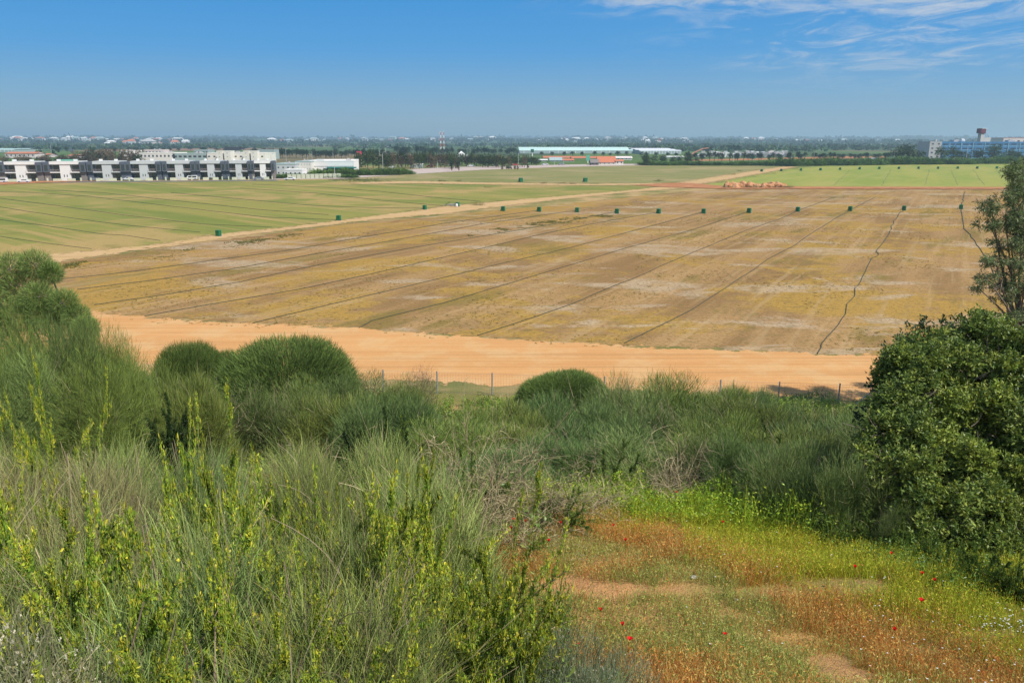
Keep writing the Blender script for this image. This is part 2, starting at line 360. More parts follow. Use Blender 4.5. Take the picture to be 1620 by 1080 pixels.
sheet('dirt_track', [(-700, 600), (-200, 500), (100, 488), (215, 501), (400, 513), (570, 520), (760, 534), (990, 547), (1290, 560), (1400, 563), (1620, 571), (2400, 620), (2400, 740), (1700, 658), (1388, 634), (1200, 625), (980, 617), (800, 609), (600, 599), (240, 590), (0, 590), (-700, 700)], .012, SA, .7, ystep=2.5)
sheet('earth_strip', [(-700, 300), (0, 289), (60, 287), (160, 286.5), (60, 290), (0, 293), (-700, 310)], .15, SR, 2, ystep=.8)
# ================================================================== VEGETATION
def unit(n):
    v = rng.normal(size=(n, 3)); return v / np.linalg.norm(v, axis=1, keepdims=True)
def jit(c, n, amt=.25, sat=.0):
    c = np.asarray(c, float); b = 1 + rng.normal(size=(n, 1)) * amt
    return np.clip(c[None] * np.clip(b, .3, 2) * (1 + rng.normal(size=(n, 3)) * .06), 0, 1)
def pick(cols, n, p=None, amt=.2):
    cols = np.array(cols, float); i = rng.choice(len(cols), n, p=p)
    return np.clip(cols[i] * np.clip(1 + rng.normal(size=(n, 1)) * amt, .35, 1.9), 0, 1)
def curve(p0, d, L, k=4, bend=.3, droop=0.0):
    """n curved paths; bend = random sideways curl, droop = gravity"""
    n = len(p0); L = np.broadcast_to(L, (n,)); d = d / (np.linalg.norm(d, axis=1, keepdims=True) + 1e-9)
    side = unit(n) * bend; t = np.linspace(0, 1, k)
    P = p0[:, None] + d[:, None] * (L[:, None] * t)[:, :, None] + side[:, None] * (L[:, None] * t ** 2)[:, :, None]
    P[:, :, 2] -= (np.broadcast_to(droop, (n,)) * L)[:, None] * t[None] ** 2
    return P
FM_SOFT = foliage('broom_foliage', .65, .15, .12)
FM_LEAF = foliage('leaf', .42, .35, .25)
FM_DARK = foliage('glossy_leaf', .48, .4, .3)
FM_FAR = foliage('far_foliage', .8, .1, .2, val=.3)
FM_GRASS = foliage('grass_blade', .6, .2, .35)
FM_DRY = foliage('dry_twig', .8, .15, .0)
BARK = foliage('bark', .9, .1, 0)
PET = foliage('petal', .6, .2, .3, val=.1)

def lump_dirs(n, seed, k=9, amp=.28):
    """random dome directions with lumpy radius"""
    r_ = np.random.default_rng(seed); L = r_.normal(size=(k, 3)); L[:, 2] = np.abs(L[:, 2]) * .8; L /= np.linalg.norm(L, axis=1, keepdims=True)
    d = unit(n); d[:, 2] = np.abs(d[:, 2]) - .12; d /= np.linalg.norm(d, axis=1, keepdims=True)
    s = np.max(d @ L.T, axis=1); rad = 1 - amp + amp * np.clip((s - .6) / .4, 0, 1) ** .7
    return d, rad
def fine_broom(name, seed, n=34000, Rr=2.0, H=2.3, cols=((.17, .23, .045), (.21, .27, .05), (.12, .175, .045)), w=.0105, LL=(.12, .34), twigs=120, tip=None, round_=False):
    """dome of wispy thin green shoots on arching stems (retama)"""
    root = empty(name); A = Acc()
    d, rad = lump_dirs(n, seed); q = rng.random(n) ** .32
    if round_:
        rad = rad * .45 + .55; d = np.sign(d) * np.abs(d) ** .8; P = d * (rad * rng.random(n) ** .2)[:, None] * np.array([Rr, Rr, H])
    else:
        ns = 26; sc_, sr_ = lump_dirs(ns, seed + 50); sc_ = sc_ * sr_[:, None] * rng.uniform(.45, .78, (ns, 1)); ki = rng.integers(0, ns, n)
        srd = rng.uniform(.20, .38, ns)[ki]; d = unit(n); d[:, 2] = np.abs(d[:, 2] + .35) * np.sign(d[:, 2] + .6); q = rng.random(n) ** .33
        P = (sc_[ki] + d * (srd * q)[:, None]) * np.array([Rr, Rr, H])
    P[:, 2] = np.maximum(P[:, 2], .02)
    sh = d * np.array([1, 1, .9]) + np.array([0, 0, .55]) + unit(n) * .42
    L = rng.uniform(*LL, n)
    C = pick(cols, n, amt=.22)
    if tip is not None:
        m = (rng.random(n) < .12) & (q > .8); C[m] = pick([tip], m.sum(), amt=.2)
    A.ribbons(curve(P, sh, L, 3, .25, .12), w * rng.uniform(.6, 1.3, n), C, .35)
    m = twigs; d, rad = lump_dirs(m, seed); P = d * rad[:, None] * np.array([Rr, Rr, H]) * rng.uniform(.75, .97, (m, 1))
    P[:, 2] = np.maximum(P[:, 2], .05)
    if m: A.ribbons(curve(P, d + unit(m) * .6 + np.array([0, 0, .2]), rng.uniform(.2, .6, m), 4, .5), .011, pick([(.38, .30, .19), (.28, .23, .15)], m), .3)
    A.obj('foliage', FM_SOFT, root)
    B = Acc()
    for _ in range(16):
        e = unit(1)[0]; e[2] = abs(e[2]) * .9 + .35; T = curve(np.zeros((1, 3)), e[None], np.array([Rr * .75]), 6, .35)[0]
        B.tube(T, np.linspace(.035, .008, 6), (.12, .09, .06), 4)
    B.obj('stem', FM_DRY, root)
    return Proto(root)
def tall_broom(name, seed, n=15000, Rr=1.15, H=1.9, cols=((.25, .32, .09), (.33, .37, .10), (.18, .24, .075)), dry=.1, w=.0052):
    """near thicket: long bare rush-like stems, each one readable"""
    root = empty(name); A = Acc()
    d, rad = lump_dirs(n, seed, 7, .3); q = rng.random(n) ** .42
    P = d * (rad * q)[:, None] * np.array([Rr, Rr, H]) * .8; P[:, 2] = np.maximum(P[:, 2], .02)
    th = rng.random(n) * 6.28; lean = np.stack([np.cos(th), np.sin(th), np.zeros(n)], 1) * rng.uniform(0, 1.0, (n, 1))
    sh = d * np.array([.45, .45, .2]) + np.array([0, 0, 1.0]) + lean
    L = rng.uniform(.15, .46, n) * np.where(rng.random(n) < .03, 1.4, 1)
    C = pick(cols, n, amt=.25)
    m = rng.random(n) < dry; C[m] = pick([(.33, .27, .13), (.26, .22, .12)], m.sum())
    A.ribbons(curve(P, sh, L, 4, .22, .1), w * rng.uniform(.5, 1.5, n), C, .35)
    m = 70; d, rad = lump_dirs(m, seed, 7, .3); P = d * rad[:, None] * np.array([Rr, Rr, H]) * .7; P[:, 2] = np.maximum(P[:, 2], .05)
    A.ribbons(curve(P, d * .6 + np.array([0, 0, .8]) + unit(m) * .6, rng.uniform(.3, .7, m), 6, .5, .2), .010, pick([(.42, .34, .20), (.30, .24, .15)], m), .4)
    A.obj('foliage', FM_SOFT, root)
    B = Acc()
    for _ in range(14):
        e = unit(1)[0]; e[2] = abs(e[2]) + .6; T = curve(np.zeros((1, 3)), e[None], np.array([H * .7]), 6, .3)[0]
        B.tube(T, np.linspace(.016, .004, 6), (.20, .15, .10), 4)
    B.obj('stem', BARK, root); return Proto(root)
def boxthorn(name, seed, nb=20, Hh=1.9, spread=1.7, leaf=.038, cols=((.34, .42, .045), (.25, .35, .04), (.46, .46, .05), (.17, .26, .035)), dens=1.0, droop=.5):
    """arching pale branches thickly set with small bright leaves"""
    root = empty(name); A = Acc(); B = Acc(); r_ = np.random.default_rng(seed)
    for i in range(nb):
        th = i / nb * 6.28 + r_.uniform(-.4, .4); e = np.array([math.cos(th) * spread * r_.uniform(.35, 1.05), math.sin(th) * spread * r_.uniform(.35, 1.05), r_.uniform(.9, 1.5)])
        Lb = Hh * r_.uniform(.75, 1.15); T = curve(np.zeros((1, 3)), e[None], np.array([Lb]), 14, .34, droop * r_.uniform(.3, 1.4))[0]
        B.tube(T, np.linspace(.011, .003, 14), (.42, .33, .18), 4)
        paths = [T]
        for j in range(int(9 * dens)):
            k = r_.integers(4, 13); s = unit(1)[0] * .8 + (T[k] - T[k - 1]) / np.linalg.norm(T[k] - T[k - 1]) + np.array([0, 0, .3])
            S = curve(T[k][None], s[None], np.array([r_.uniform(.15, .45)]), 7, .3, .2)[0]; B.tube(S, np.linspace(.005, .002, 7), (.36, .30, .15), 3); paths.append(S)
        for pth in paths:
            seg = len(pth) - 1; m = int((330 if pth is T else 120) * dens)
            t = rng.uniform(.22 if pth is T else .05, 1, m) * seg; k = np.minimum(t.astype(int), seg - 1); f = (t - k)[:, None]
            c = pth[k] * (1 - f) + pth[k + 1] * f + rng.normal(size=(m, 3)) * .012
            dd = unit(m) + np.array([0, 0, .35]) + (pth[-1] - pth[0]) * .4
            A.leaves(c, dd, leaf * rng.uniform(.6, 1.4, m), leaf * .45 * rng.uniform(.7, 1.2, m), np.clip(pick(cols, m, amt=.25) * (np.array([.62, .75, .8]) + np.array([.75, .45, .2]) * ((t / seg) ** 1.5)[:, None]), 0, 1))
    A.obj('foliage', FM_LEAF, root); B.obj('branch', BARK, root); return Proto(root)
def dry_bush(name, seed, Rr=1.1, H=1.1, nb=40, col=((.33, .26, .15), (.24, .19, .11), (.40, .33, .19)), green=.15):
    root = empty(name); B = Acc(); r_ = np.random.default_rng(seed)
    for i in range(nb):
        e = unit(1)[0]; e[2] = abs(e[2]) * .8 + .25; L = r_.uniform(.6, 1.1)
        T = curve(np.zeros((1, 3)), e[None] * np.array([Rr, Rr, H]), np.array([L * np.linalg.norm(e * np.array([Rr, Rr, H]))]), 9, .45, .15)[0]
        B.tube(T, np.linspace(.009, .003, 9), pick(col, 1)[0], 3)
        m = 16; k = r_.integers(3, 9, m); s = unit(m) * .9 + (T[k] - T[k - 1]) * 4 + np.array([0, 0, .15])
        S = curve(T[k], s, r_.uniform(.15, .5, m), 6, .6, .15); B.ribbons(S, .0085, pick(col, m), .4)
        m2 = 40; kk = r_.integers(0, m, m2); k3 = r_.integers(2, 6, m2)
        B.ribbons(curve(S[kk, k3], unit(m2) + np.array([0, 0, .3]), r_.uniform(.06, .22, m2), 4, .6), .005, pick(col, m2), .4)
    B.obj('branch', FM_DRY, root)
    if green:
        A = Acc(); m = int(1500 * green * 4); P = unit(m) * rng.random((m, 1)) ** .4 * np.array([Rr, Rr, H]) * .9; P[:, 2] = np.abs(P[:, 2])
        A.leaves(P, unit(m) + np.array([0, 0, .5]), rng.uniform(.02, .04, m), .012, pick([(.2, .22, .05), (.15, .2, .05)], m)); A.obj('foliage', FM_LEAF, root)
    return Proto(root)
def branch_tree(root, base, lumps, rad=.14, col=(.16, .12, .085), name='trunk', lean=None, sides=7):
    """trunk and limbs that reach every lump of the crown"""
    B = Acc(); base = np.array(base, float); cen = np.mean([l[0] for l in lumps], axis=0)
    fork = base * .55 + cen * .45; fork[2] = base[2] + (cen[2] - base[2]) * .45
    T = np.array([base + (fork - base) * t + np.array([math.sin(t * 3) * .08, math.cos(t * 4) * .05, 0]) for t in np.linspace(0, 1, 7)])
    B.tube(T, np.linspace(rad * 1.25, rad * .8, 7), col, sides)
    for c, r in lumps:
        c = np.array(c, float); st = T[rng.integers(3, 7)]
        mid = (st + c) / 2 + unit(1)[0] * .12 * np.linalg.norm(c - st)
        t = np.linspace(0, 1, 8)[:, None]; P = (1 - t) ** 2 * st + 2 * t * (1 - t) * mid + t ** 2 * c
        B.tube(P, np.linspace(rad * .5, rad * .12, 8), col, 5)
        m = 10; k = rng.integers(4, 8, m)
        for S in curve(P[k], unit(m) + np.array([0, 0, .15]), np.mean(r) * rng.uniform(.6, 1.1, m), 6, .35): B.tube(S, np.linspace(rad * .13, rad * .03, 6), col, 4)
    B.obj(name, BARK, root)
def sublumps(lumps, k=10, f=.4, out=.72):
    o = []
    for c, r in lumps:
        r = np.atleast_1d(r) * np.ones(3)
        for d in unit(k): o.append((c + d * r * out, r * f * rng.uniform(.7, 1.25)))
    return o
def lump_leaves(A, lumps, n, leaf, cols, aspect=.4, shell=.35, spray=8, spl=.14, up=.3, droop=0.0, amt=.22, flat=1.0):
    """leaf sprays spread through the shells of the lumps"""
    vol = np.array([np.prod(np.atleast_1d(r) * np.ones(3)) ** (2 / 3) for c, r in lumps]); idx = rng.choice(len(lumps), n, p=vol / vol.sum())
    cs = np.array([c for c, r in lumps], float)[idx]; rs = np.array([np.atleast_1d(r) * np.ones(3) for c, r in lumps], float)[idx]
    d = unit(n); q = 1 - shell * rng.random(n) ** 1.6
    P = cs + d * rs * q[:, None] * (1 + .12 * rng.normal(size=(n, 1)))
    tone = np.clip(1 + rng.normal(size=n) * amt, .45, 1.8); ci = rng.choice(len(cols), n); base = np.array(cols, float)[ci]
    ax = d + unit(n) * .7 + np.array([0, 0, up - droop]); ax /= np.linalg.norm(ax, axis=1, keepdims=True)
    t = np.tile(np.linspace(0, 1, spray), n); k = np.repeat(np.arange(n), spray)
    side = unit(n * spray)
    c = P[k] + ax[k] * (t * spl)[:, None]
    dd = ax[k] * .5 + side + np.array([0, 0, -droop])
    A.leaves(c, dd, leaf * rng.uniform(.7, 1.25, len(k)), leaf * aspect, np.clip(base[k] * tone[k][:, None] * rng.uniform(.85, 1.15, (len(k), 1)), 0, 1))

# ---- prototypes
F1 = [fine_broom('broom_bush', 1, tip=(.22, .28, .09)), fine_broom('broom_bush', 2, cols=((.19, .24, .05), (.24, .28, .06), (.13, .18, .045)), tip=(.26, .30, .09), twigs=220), fine_broom('broom_bush', 3, cols=((.13, .20, .06), (.165, .24, .07), (.095, .155, .05))), fine_broom('broom_bush', 5, cols=((.17, .23, .065), (.14, .20, .055)), tip=(.30, .28, .13), twigs=300)]
F5 = [fine_broom('broom_bush', 81, n=52000, H=4.6, Rr=2.2, tip=(.22, .28, .09), twigs=160), fine_broom('broom_bush', 82, n=52000, H=4.6, Rr=2.2, cols=((.17, .23, .065), (.14, .20, .055)), twigs=160)]
FD = [fine_broom('broom_bush', s, n=70000, Rr=2.9, H=3.9, cols=((.11, .17, .035), (.15, .21, .045), (.08, .13, .03)), w=.021, LL=(.14, .40), twigs=0, round_=True) for s in (6,)]
T1 = [tall_broom('rush_broom_bush', 11), tall_broom('rush_broom_bush', 12, cols=((.22, .31, .09), (.28, .36, .10), (.15, .22, .07)), dry=.08), tall_broom('rush_broom_bush', 15, n=17000, cols=((.32, .36, .09), (.25, .31, .08), (.18, .24, .07)), dry=.2, w=.0045)]
TD = [tall_broom('rush_broom_bush', 14, cols=((.38, .34, .13), (.31, .33, .11), (.23, .28, .10)), dry=.35)]
B1 = [boxthorn('boxthorn_bush', s) for s in (21, 22, 23)]
B2 = [boxthorn('boxthorn_bush', s, nb=22, Hh=1.5, spread=2.2, leaf=.038, dens=1.0, droop=.6, cols=((.32, .42, .045), (.23, .34, .04), (.44, .44, .05), (.15, .24, .035))) for s in (27, 28)]
SHADE_BK = [boxthorn('leafy_shrub', 29, nb=36, Hh=1.4, spread=1.8, leaf=.055, cols=((.05, .09, .025), (.07, .12, .03), (.035, .07, .02)), dens=1.2, droop=.5)]  # near black leaves stand in for the shade gaps between belt bushes
BG = [boxthorn('leafy_shrub', 25, nb=34, Hh=1.5, spread=1.9, leaf=.05, cols=((.12, .20, .035), (.17, .26, .04), (.09, .15, .035)), dens=1.1, droop=.5)]
D1 = [dry_bush('dry_bush', s) for s in (31, 32)]

def place(protos, px, py, Y, wpx, label, cat, group=None, nomR=2.0, nomH=2.3, hmin=.35, sink=.05, i=None):
    """put a bush so that its top shows at photo point (px,py) when it stands at depth Y; wpx = width in photo px"""
    T = at(px, py, Y); x, zt = T[0], T[2]; zg = float(zf(x, Y)); h = max(hmin, (zt - zg) * HF + sink)
    Wd = wpx / FP * math.hypot(Y, EYE - zg) / 2; s = Wd / nomR
    pr = protos[rng.integers(len(protos))] if i is None else protos[i % len(protos)]
    return pr.put((x, Y, zg - sink), rng.uniform(0, 6.28), (s, s, h / nomH), label, group, cat)
HF = 1.0
def hit(x, y, Y0=2.0):
    d = ray(x, y); Yq = Y0
    while Yq < 60 and EYE + d[2] / d[1] * Yq > zf(d[0] / d[1] * Yq, Yq): Yq += .05
    return Yq
def place_base(protos, px, yb, yt, wpx, label, cat, **kw):
    return place(protos, px, yt, hit(px, yb), wpx, label, cat, **kw)
HF = 1.03
# ---- middle belt of retama brooms  (px, py top, Y, width px)
BELT = 'broom bushes in the belt between meadow and fence'
belt = [
 (15, 498, 21, 150), (75, 492, 21.5, 150), (130, 500, 21.5, 130), (-60, 505, 21, 180), (180, 535, 20.5, 120), (-120, 500, 21, 200),
 (40, 522, 19, 200), (110, 512, 20, 190), (170, 518, 21, 170), (-30, 530, 19, 220), (205, 548, 20, 150), (20, 545, 16, 260), (130, 560, 16, 240),
 (60, 560, 20, 330), (-60, 530, 24, 300), (150, 545, 25, 260), (235, 590, 22, 230), (300, 600, 21, 220),
 (470, 588, 31, 190), (560, 592, 30, 200), (650, 598, 30, 190), (520, 612, 24, 230), (620, 625, 22, 240), (420, 612, 24, 200),
 (760, 640, 24, 200), (820, 622, 27, 220), (900, 617, 28, 230), (990, 615, 29, 220), (1080, 610, 30, 230), (1150, 605, 31, 200),
 (1230, 625, 29, 200), (1310, 640, 27, 200), (1390, 655, 26, 200), (1180, 622, 27, 220), (1280, 655, 22, 230), (1370, 680, 20, 220),
 (700, 670, 19, 230), (820, 665, 20, 240), (940, 660, 20, 260), (1050, 650, 21, 270), (1150, 665, 19, 260), (1260, 690, 17.5, 260),
 (880, 705, 16, 260), (1000, 700, 15.6, 280), (1120, 715, 15, 270), (1220, 735, 14.6, 230), (760, 715, 15, 240), (1340, 740, 15.5, 230), (1440, 700, 19, 220),
 (1500, 640, 27, 240), (1600, 650, 26, 240), (1700, 650, 26, 240)]
belt_labels = {}
for i, (x, y, Y, wd) in enumerate(belt):
    if x < 330: lb = 'grey green wispy broom bush in the mass below the left edge tree'
    elif x < 700: lb = 'fine green broom bush left of the two bare fence posts, below the dirt track'
    elif x < 1130 and y < 660: lb = 'blue green broom bush just below the clipped round bush at the fence'
    elif x < 1100: lb = 'blue green broom bush behind the dry twiggy bushes, above the red and green meadow'
    elif x < 1480 and y < 660: lb = 'pale green broom bush under the tree shadow on the dirt track'
    elif x < 1480: lb = 'shaded broom bush at the left foot of the big glossy carob'
    else: lb = 'broom bush hidden mostly behind the big glossy carob'
    yq = y + random.uniform(-12, 14); hh = at(x, yq, Y)[2] - float(zf(at(x, yq, Y)[0], Y)); big_ = hh > 3.3
    place(F5 if big_ else F1, x, yq, Y, wd * random.uniform(.75, 1.05), lb, 'bush', lb.replace('bush', 'bushes', 1), i=i, nomR=2.2 if big_ else 2.0, nomH=4.6 if big_ else 2.3)
# clipped looking dark domes near the track
place(FD, 447, 543, 36, 240, 'big dark green dome shaped bush standing against the dirt track', 'bush', i=0, nomR=2.9, nomH=3.9)
place(FD, 292, 543, 37, 125, 'small dark dome shaped bush left of the big dome bush', 'bush', i=0, nomR=2.9, nomH=3.9)
place(FD, 362, 558, 37.5, 80, 'low dark bush filling the gap between the two dome bushes', 'bush', i=0, nomR=2.9, nomH=3.9)
place(FD, 892, 591, 38.5, 152, 'dark rounded bush on the fence line right of the bare posts', 'bush', i=0, nomR=2.9, nomH=3.9)
place(F1, 1180, 606, 37, 110, 'low dark bush at the lower edge of the dirt track', 'bush', i=2)
# dry purple-brown tufts on the fence
FT = [fine_broom('dry_bush', 41, n=2500, cols=((.22, .14, .10), (.30, .21, .13), (.16, .10, .08)), w=.014, twigs=60)]
place(FT, 660, 577, 40.6, 80, 'purplish dry tuft on the fence left of the bare posts', 'bush', i=0)
place(FT, 985, 592, 40.4, 46, 'purplish dry tuft on the fence right of the rounded bush', 'bush', i=0)
place(FT, 1425, 575, 36, 110, 'bare brown twiggy bush between the dirt track and the carob', 'bush', i=0)
# brighter leafy growth among the belt
for i, (x, y, Y, wd, lb) in enumerate([
    (1068, 592, 33, 90, 'leafy shrub with one tall shoot standing above the brooms by the track'),
    (190, 520, 22, 150, 'leafy sprig topped shrub right of the feathery left edge tree'),
    (95, 545, 19, 190, 'bright leafy shrub below the feathery left edge tree'),
    (310, 590, 26, 120, 'bright leafy shrub below the small dome bush'),
    (600, 640, 14, 130, 'dark leafy shrub between the rush brooms and the belt of brooms'),
    (1255, 680, 14.5, 70, 'light green leafy shrub poking from shaded brooms near the carob'),
    (1230, 742, 12.8, 80, 'light green leafy shrub at the foot of the shaded brooms'),
    (1190, 650, 17, 60, 'small leafy shrub amid the pale brooms right of centre'), (745, 700, 9.6, 120, 'leafy shrub growing through the pale dry bushes, upper one'), (880, 760, 9.8, 130, 'leafy shrub growing through the pale dry bushes, at the meadow edge'), (660, 700, 8.2, 140, 'leafy shrub at the right shoulder of the rush brooms'), (960, 690, 13.5, 120, 'leafy shrub amid the blue green brooms above the dry bushes')]):
    place(BG, x, y, Y, wd, lb, 'shrub', nomR=1.6, nomH=1.75, i=0)
for x, y, Y, wd, lb in [(600, 628, 15, 170, 'added shade coloured shrub behind the right end of the rush brooms'), (530, 640, 13, 150, 'added shade coloured shrub between the broom belt and the rush brooms'), (1050, 610, 31, 110, 'added shade coloured shrub by the fence under the tall shoot'), (1250, 640, 20, 120, 'added shade coloured shrub amid the pale brooms left of the carob'), (1300, 720, 13, 150, 'added shade coloured shrub in the shade at the left foot of the carob'), (900, 670, 17, 120, 'added shade coloured shrub in the middle of the broom belt'), (250, 600, 17, 150, 'added shade coloured shrub below the small dome bush'), (710, 640, 20, 110, 'added shade coloured shrub below the bare fence posts')]:  # added shrubs, the belt's shade put into their leaf colour
    place(SHADE_BK, x, y, Y, wd, lb, 'shrub', nomR=1.6, nomH=1.6, i=0)
flush(SHADE_BK)
HF = 1.0
# ---- dry twiggy bushes in the middle
for i, (x, y, Y, wd) in enumerate([(770, 682, 10.2, 190), (850, 738, 10, 190), (700, 712, 9.0, 170), (930, 752, 10.6, 150), (1080, 715, 12.0, 170), (800, 785, 9.0, 180)]):
    lb = ['pale tangled dry bush at the centre, tallest of the dry ones', 'pale tangled dry bush behind the poppies, lower right of the tallest', 'dry bush at the right edge of the rush brooms', 'dry bush left of the bright yellow green weeds', 'grey twiggy dry bush against the blue green brooms', 'low straw coloured dry bush at the left end of the meadow'][i]
    place(D1, x, y, Y, wd, lb, 'bush', nomR=1.0, nomH=1.05, i=i)
# ---- rush broom thicket on the left (near)
n_ = 0
thick = []
for Y, y0 in ((9.2, 662), (7.9, 685), (6.7, 712), (5.6, 745), (4.6, 790), (3.8, 860), (3.1, 960), (2.45, 1080)):
    xr = np.interp(y0, [640, 700, 800, 900, 1000, 1080], [640, 700, 650, 600, 560, 520])
    step = 1.15 * FP / math.hypot(Y, EYE - 11.4)
    x = -260 + (n_ % 2) * step * .5
    while x < xr: thick.append((x, y0 + random.uniform(-12, 12), Y + random.uniform(-.3, .3), n_)); x += step * random.uniform(.85, 1.1)
    n_ += 1
for i, (x, y, Y, row) in enumerate(thick):
    dry = x < 170 and row in (1, 2, 3)
    lb = 'straw tinted rush like broom bush in the upper left of the near thicket' if dry else ('grey green rush like broom bush in the back of the near left thicket' if row < 3 else ('grey green rush like broom bush in the middle of the near left thicket' if row < 5 else 'darker rush like broom bush at the near edge of the left thicket'))
    wd = 1.75 * FP / math.hypot(Y, EYE - 11.4)
    place(TD if dry else T1, x, y, Y, wd, lb, 'bush', lb.replace('bush', 'bushes', 1), nomR=1.15, nomH=1.9, i=i)
# ---- boxthorn arching through it
thorn = [(60, 590, 8.3, 130), (340, 665, 6.9, 150), (105, 800, 4.3, 330), (185, 850, 3.9, 330), (40, 850, 4.1, 300), (385, 720, 5.2, 160), (520, 780, 4.6, 260), (430, 850, 3.9, 240),
 (590, 740, 5.6, 230), (680, 780, 5.0, 250), (770, 800, 4.9, 200), (640, 880, 3.9, 260), (730, 900, 3.8, 260), (800, 940, 3.7, 200), (250, 930, 3.2, 280), (390, 940, 3.2, 220), (560, 930, 3.3, 260), (120, 950, 3.1, 260), (0, 710, 6, 160), (210, 1010, 2.6, 300), (560, 1040, 2.6, 300)]
for i, (x, y, Y, wd) in enumerate(thorn):
    lb = ('yellow green boxthorn rising at the back of the left thicket' if y < 735 else ('yellow green boxthorn with arching shoots in the left thicket, left third' if x < 420 else 'yellow green boxthorn with arching shoots next to the open meadow') if y < 1000 else 'boxthorn at the very bottom edge of the left thicket')
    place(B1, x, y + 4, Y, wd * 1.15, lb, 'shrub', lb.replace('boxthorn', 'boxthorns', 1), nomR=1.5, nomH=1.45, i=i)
mass = [(300, 690, 6.2, 150), (200, 700, 6.4, 140), (420, 700, 6.3, 150), (90, 690, 6.5, 150), (520, 690, 6.6, 140), (70, 815, 4.5, 260), (170, 880, 3.9, 280), (60, 900, 3.5, 280), (280, 900, 3.7, 240), (250, 830, 4.5, 200), (480, 790, 5.0, 180), (560, 850, 4.4, 220), (650, 850, 4.3, 240), (740, 870, 4.3, 220), (800, 905, 4.3, 170), (700, 950, 3.7, 230), (790, 980, 3.7, 180), (600, 960, 3.5, 240), (180, 990, 2.9, 260), (330, 970, 3.2, 220), (470, 900, 3.8, 200), (840, 950, 4.2, 110), (380, 790, 4.9, 150), (130, 720, 5.9, 150), (560, 720, 5.9, 150), (620, 790, 5.1, 170), (460, 1000, 2.9, 200)]
for i, (x, y, Y, wd) in enumerate(mass):
    if i % 5 in (1, 3): continue
    lb = 'low leafy yellow green boxthorn spread over the left third of the thicket' if x < 420 else 'low leafy yellow green boxthorn along the meadow side of the thicket'
    place(B2, x, y + (30 if x > 700 else 14), Y, wd * 1.1, lb, 'shrub', lb.replace('boxthorn', 'boxthorns', 1), nomR=1.25, nomH=1.0, i=i)
flush(B2)
# ---- shaded shrubs along the diagonal far edge of the meadow up to the carob
for i, (x, yb, yt, wd) in enumerate([(1180, 800, 690, 170), (1250, 815, 700, 190), (1310, 830, 720, 180), (1365, 845, 720, 170), (1290, 800, 690, 160), (1120, 790, 690, 180), (1350, 800, 690, 180), (1420, 872, 800, 80)]):
    place_base(F1, x, yb, yt, wd, 'shaded broom bush on the diagonal edge between meadow and carob', 'bush', group='shaded broom bushes between meadow and carob', i=2 + (i % 2))
for i, (x, yb, yt, wd) in enumerate([(1230, 822, 770, 90), (1330, 850, 790, 110), (1390, 868, 810, 110), (1450, 885, 830, 90), (1500, 903, 860, 80), (1560, 925, 870, 100), (1620, 945, 880, 110)]):
    place_base(BG, x, yb, yt, wd, 'low dark leafy shrub at the foot of the carob where the grass begins', 'shrub', group='low leafy shrubs at the foot of the carob', nomR=1.6, nomH=1.2, i=0)
# ---- small pale herbs at the bottom
def herb(name, seed, n, Rr, H, cols, flower=None, nf=0, leaf=.022, sw=.004, fsz=.011):
    root = empty(name); A = Acc(); d, rad = lump_dirs(n, seed, 8, .3); q = rng.random(n) ** .35
    P = d * (rad * q)[:, None] * np.array([Rr, Rr, H]); P[:, 2] = np.maximum(P[:, 2], .01)
    A.ribbons(curve(P, d + unit(n) * .9 + np.array([0, 0, .5]), rng.uniform(.05, .16, n), 4, .4), sw, pick(cols, n), .4)
    m = n; d2, r2 = lump_dirs(m, seed, 8, .3); P = d2 * (r2 * rng.random(m) ** .3)[:, None] * np.array([Rr, Rr, H]); P[:, 2] = np.maximum(P[:, 2], .01)
    A.leaves(P, unit(m) + np.array([0, 0, .4]), leaf * rng.uniform(.6, 1.4, m), leaf * .3, pick(cols, m))
    A.obj('foliage', FM_LEAF, root)
    if nf:
        F = Acc(); d3, r3 = lump_dirs(nf, seed, 8, .3); P = d3 * (r3 * rng.uniform(.85, 1.08, nf))[:, None] * np.array([Rr, Rr, H]); P[:, 2] = np.maximum(P[:, 2], .02)
        k = np.repeat(np.arange(nf), 5); F.leaves(P[k], unit(len(k)) + np.array([0, 0, .5]), fsz, fsz * .7, pick([flower], len(k), amt=.1)); F.obj('flower', PET, root)
    return Proto(root)
HB = [herb('flowering_herb', 51, 4200, .55, .75, ((.24, .23, .12), (.17, .19, .08), (.30, .27, .15)), (.75, .68, .5), 700)]
place(HB, 20, 945, 2.9, 330, 'bushy herb covered in tiny cream flowers, upper one in the bottom left corner', 'shrub', nomR=.55, nomH=.78, i=0)
place(HB, -60, 1000, 2.55, 330, 'bushy herb covered in tiny cream flowers, cut by the bottom left corner', 'shrub', nomR=.55, nomH=.78, i=0)
HG = [herb('grey_herb', 53, 5200, .7, .6, ((.20, .25, .14), (.26, .29, .17), (.15, .20, .10)), (.62, .58, .42), 260)]
for x, y, Y, wd, lb in [(900, 1000, 4.3, 200, 'grey green herb clump at the bottom edge between boxthorn and meadow'), (985, 1040, 4.2, 170, 'grey green herb clump at the bottom edge, the one nearest the reddish grass'), (830, 1020, 3.9, 200, 'grey green herb clump at the bottom edge against the boxthorn'), (930, 1065, 3.8, 200, 'grey green herb clump cut by the bottom edge right of centre')]:
    place(HG, x, y, Y, wd, lb, 'shrub', nomR=.7, nomH=.6, i=0)
flush(F5 + F1 + FD + T1 + TD + B1 + BG + D1 + FT + HB + HG)
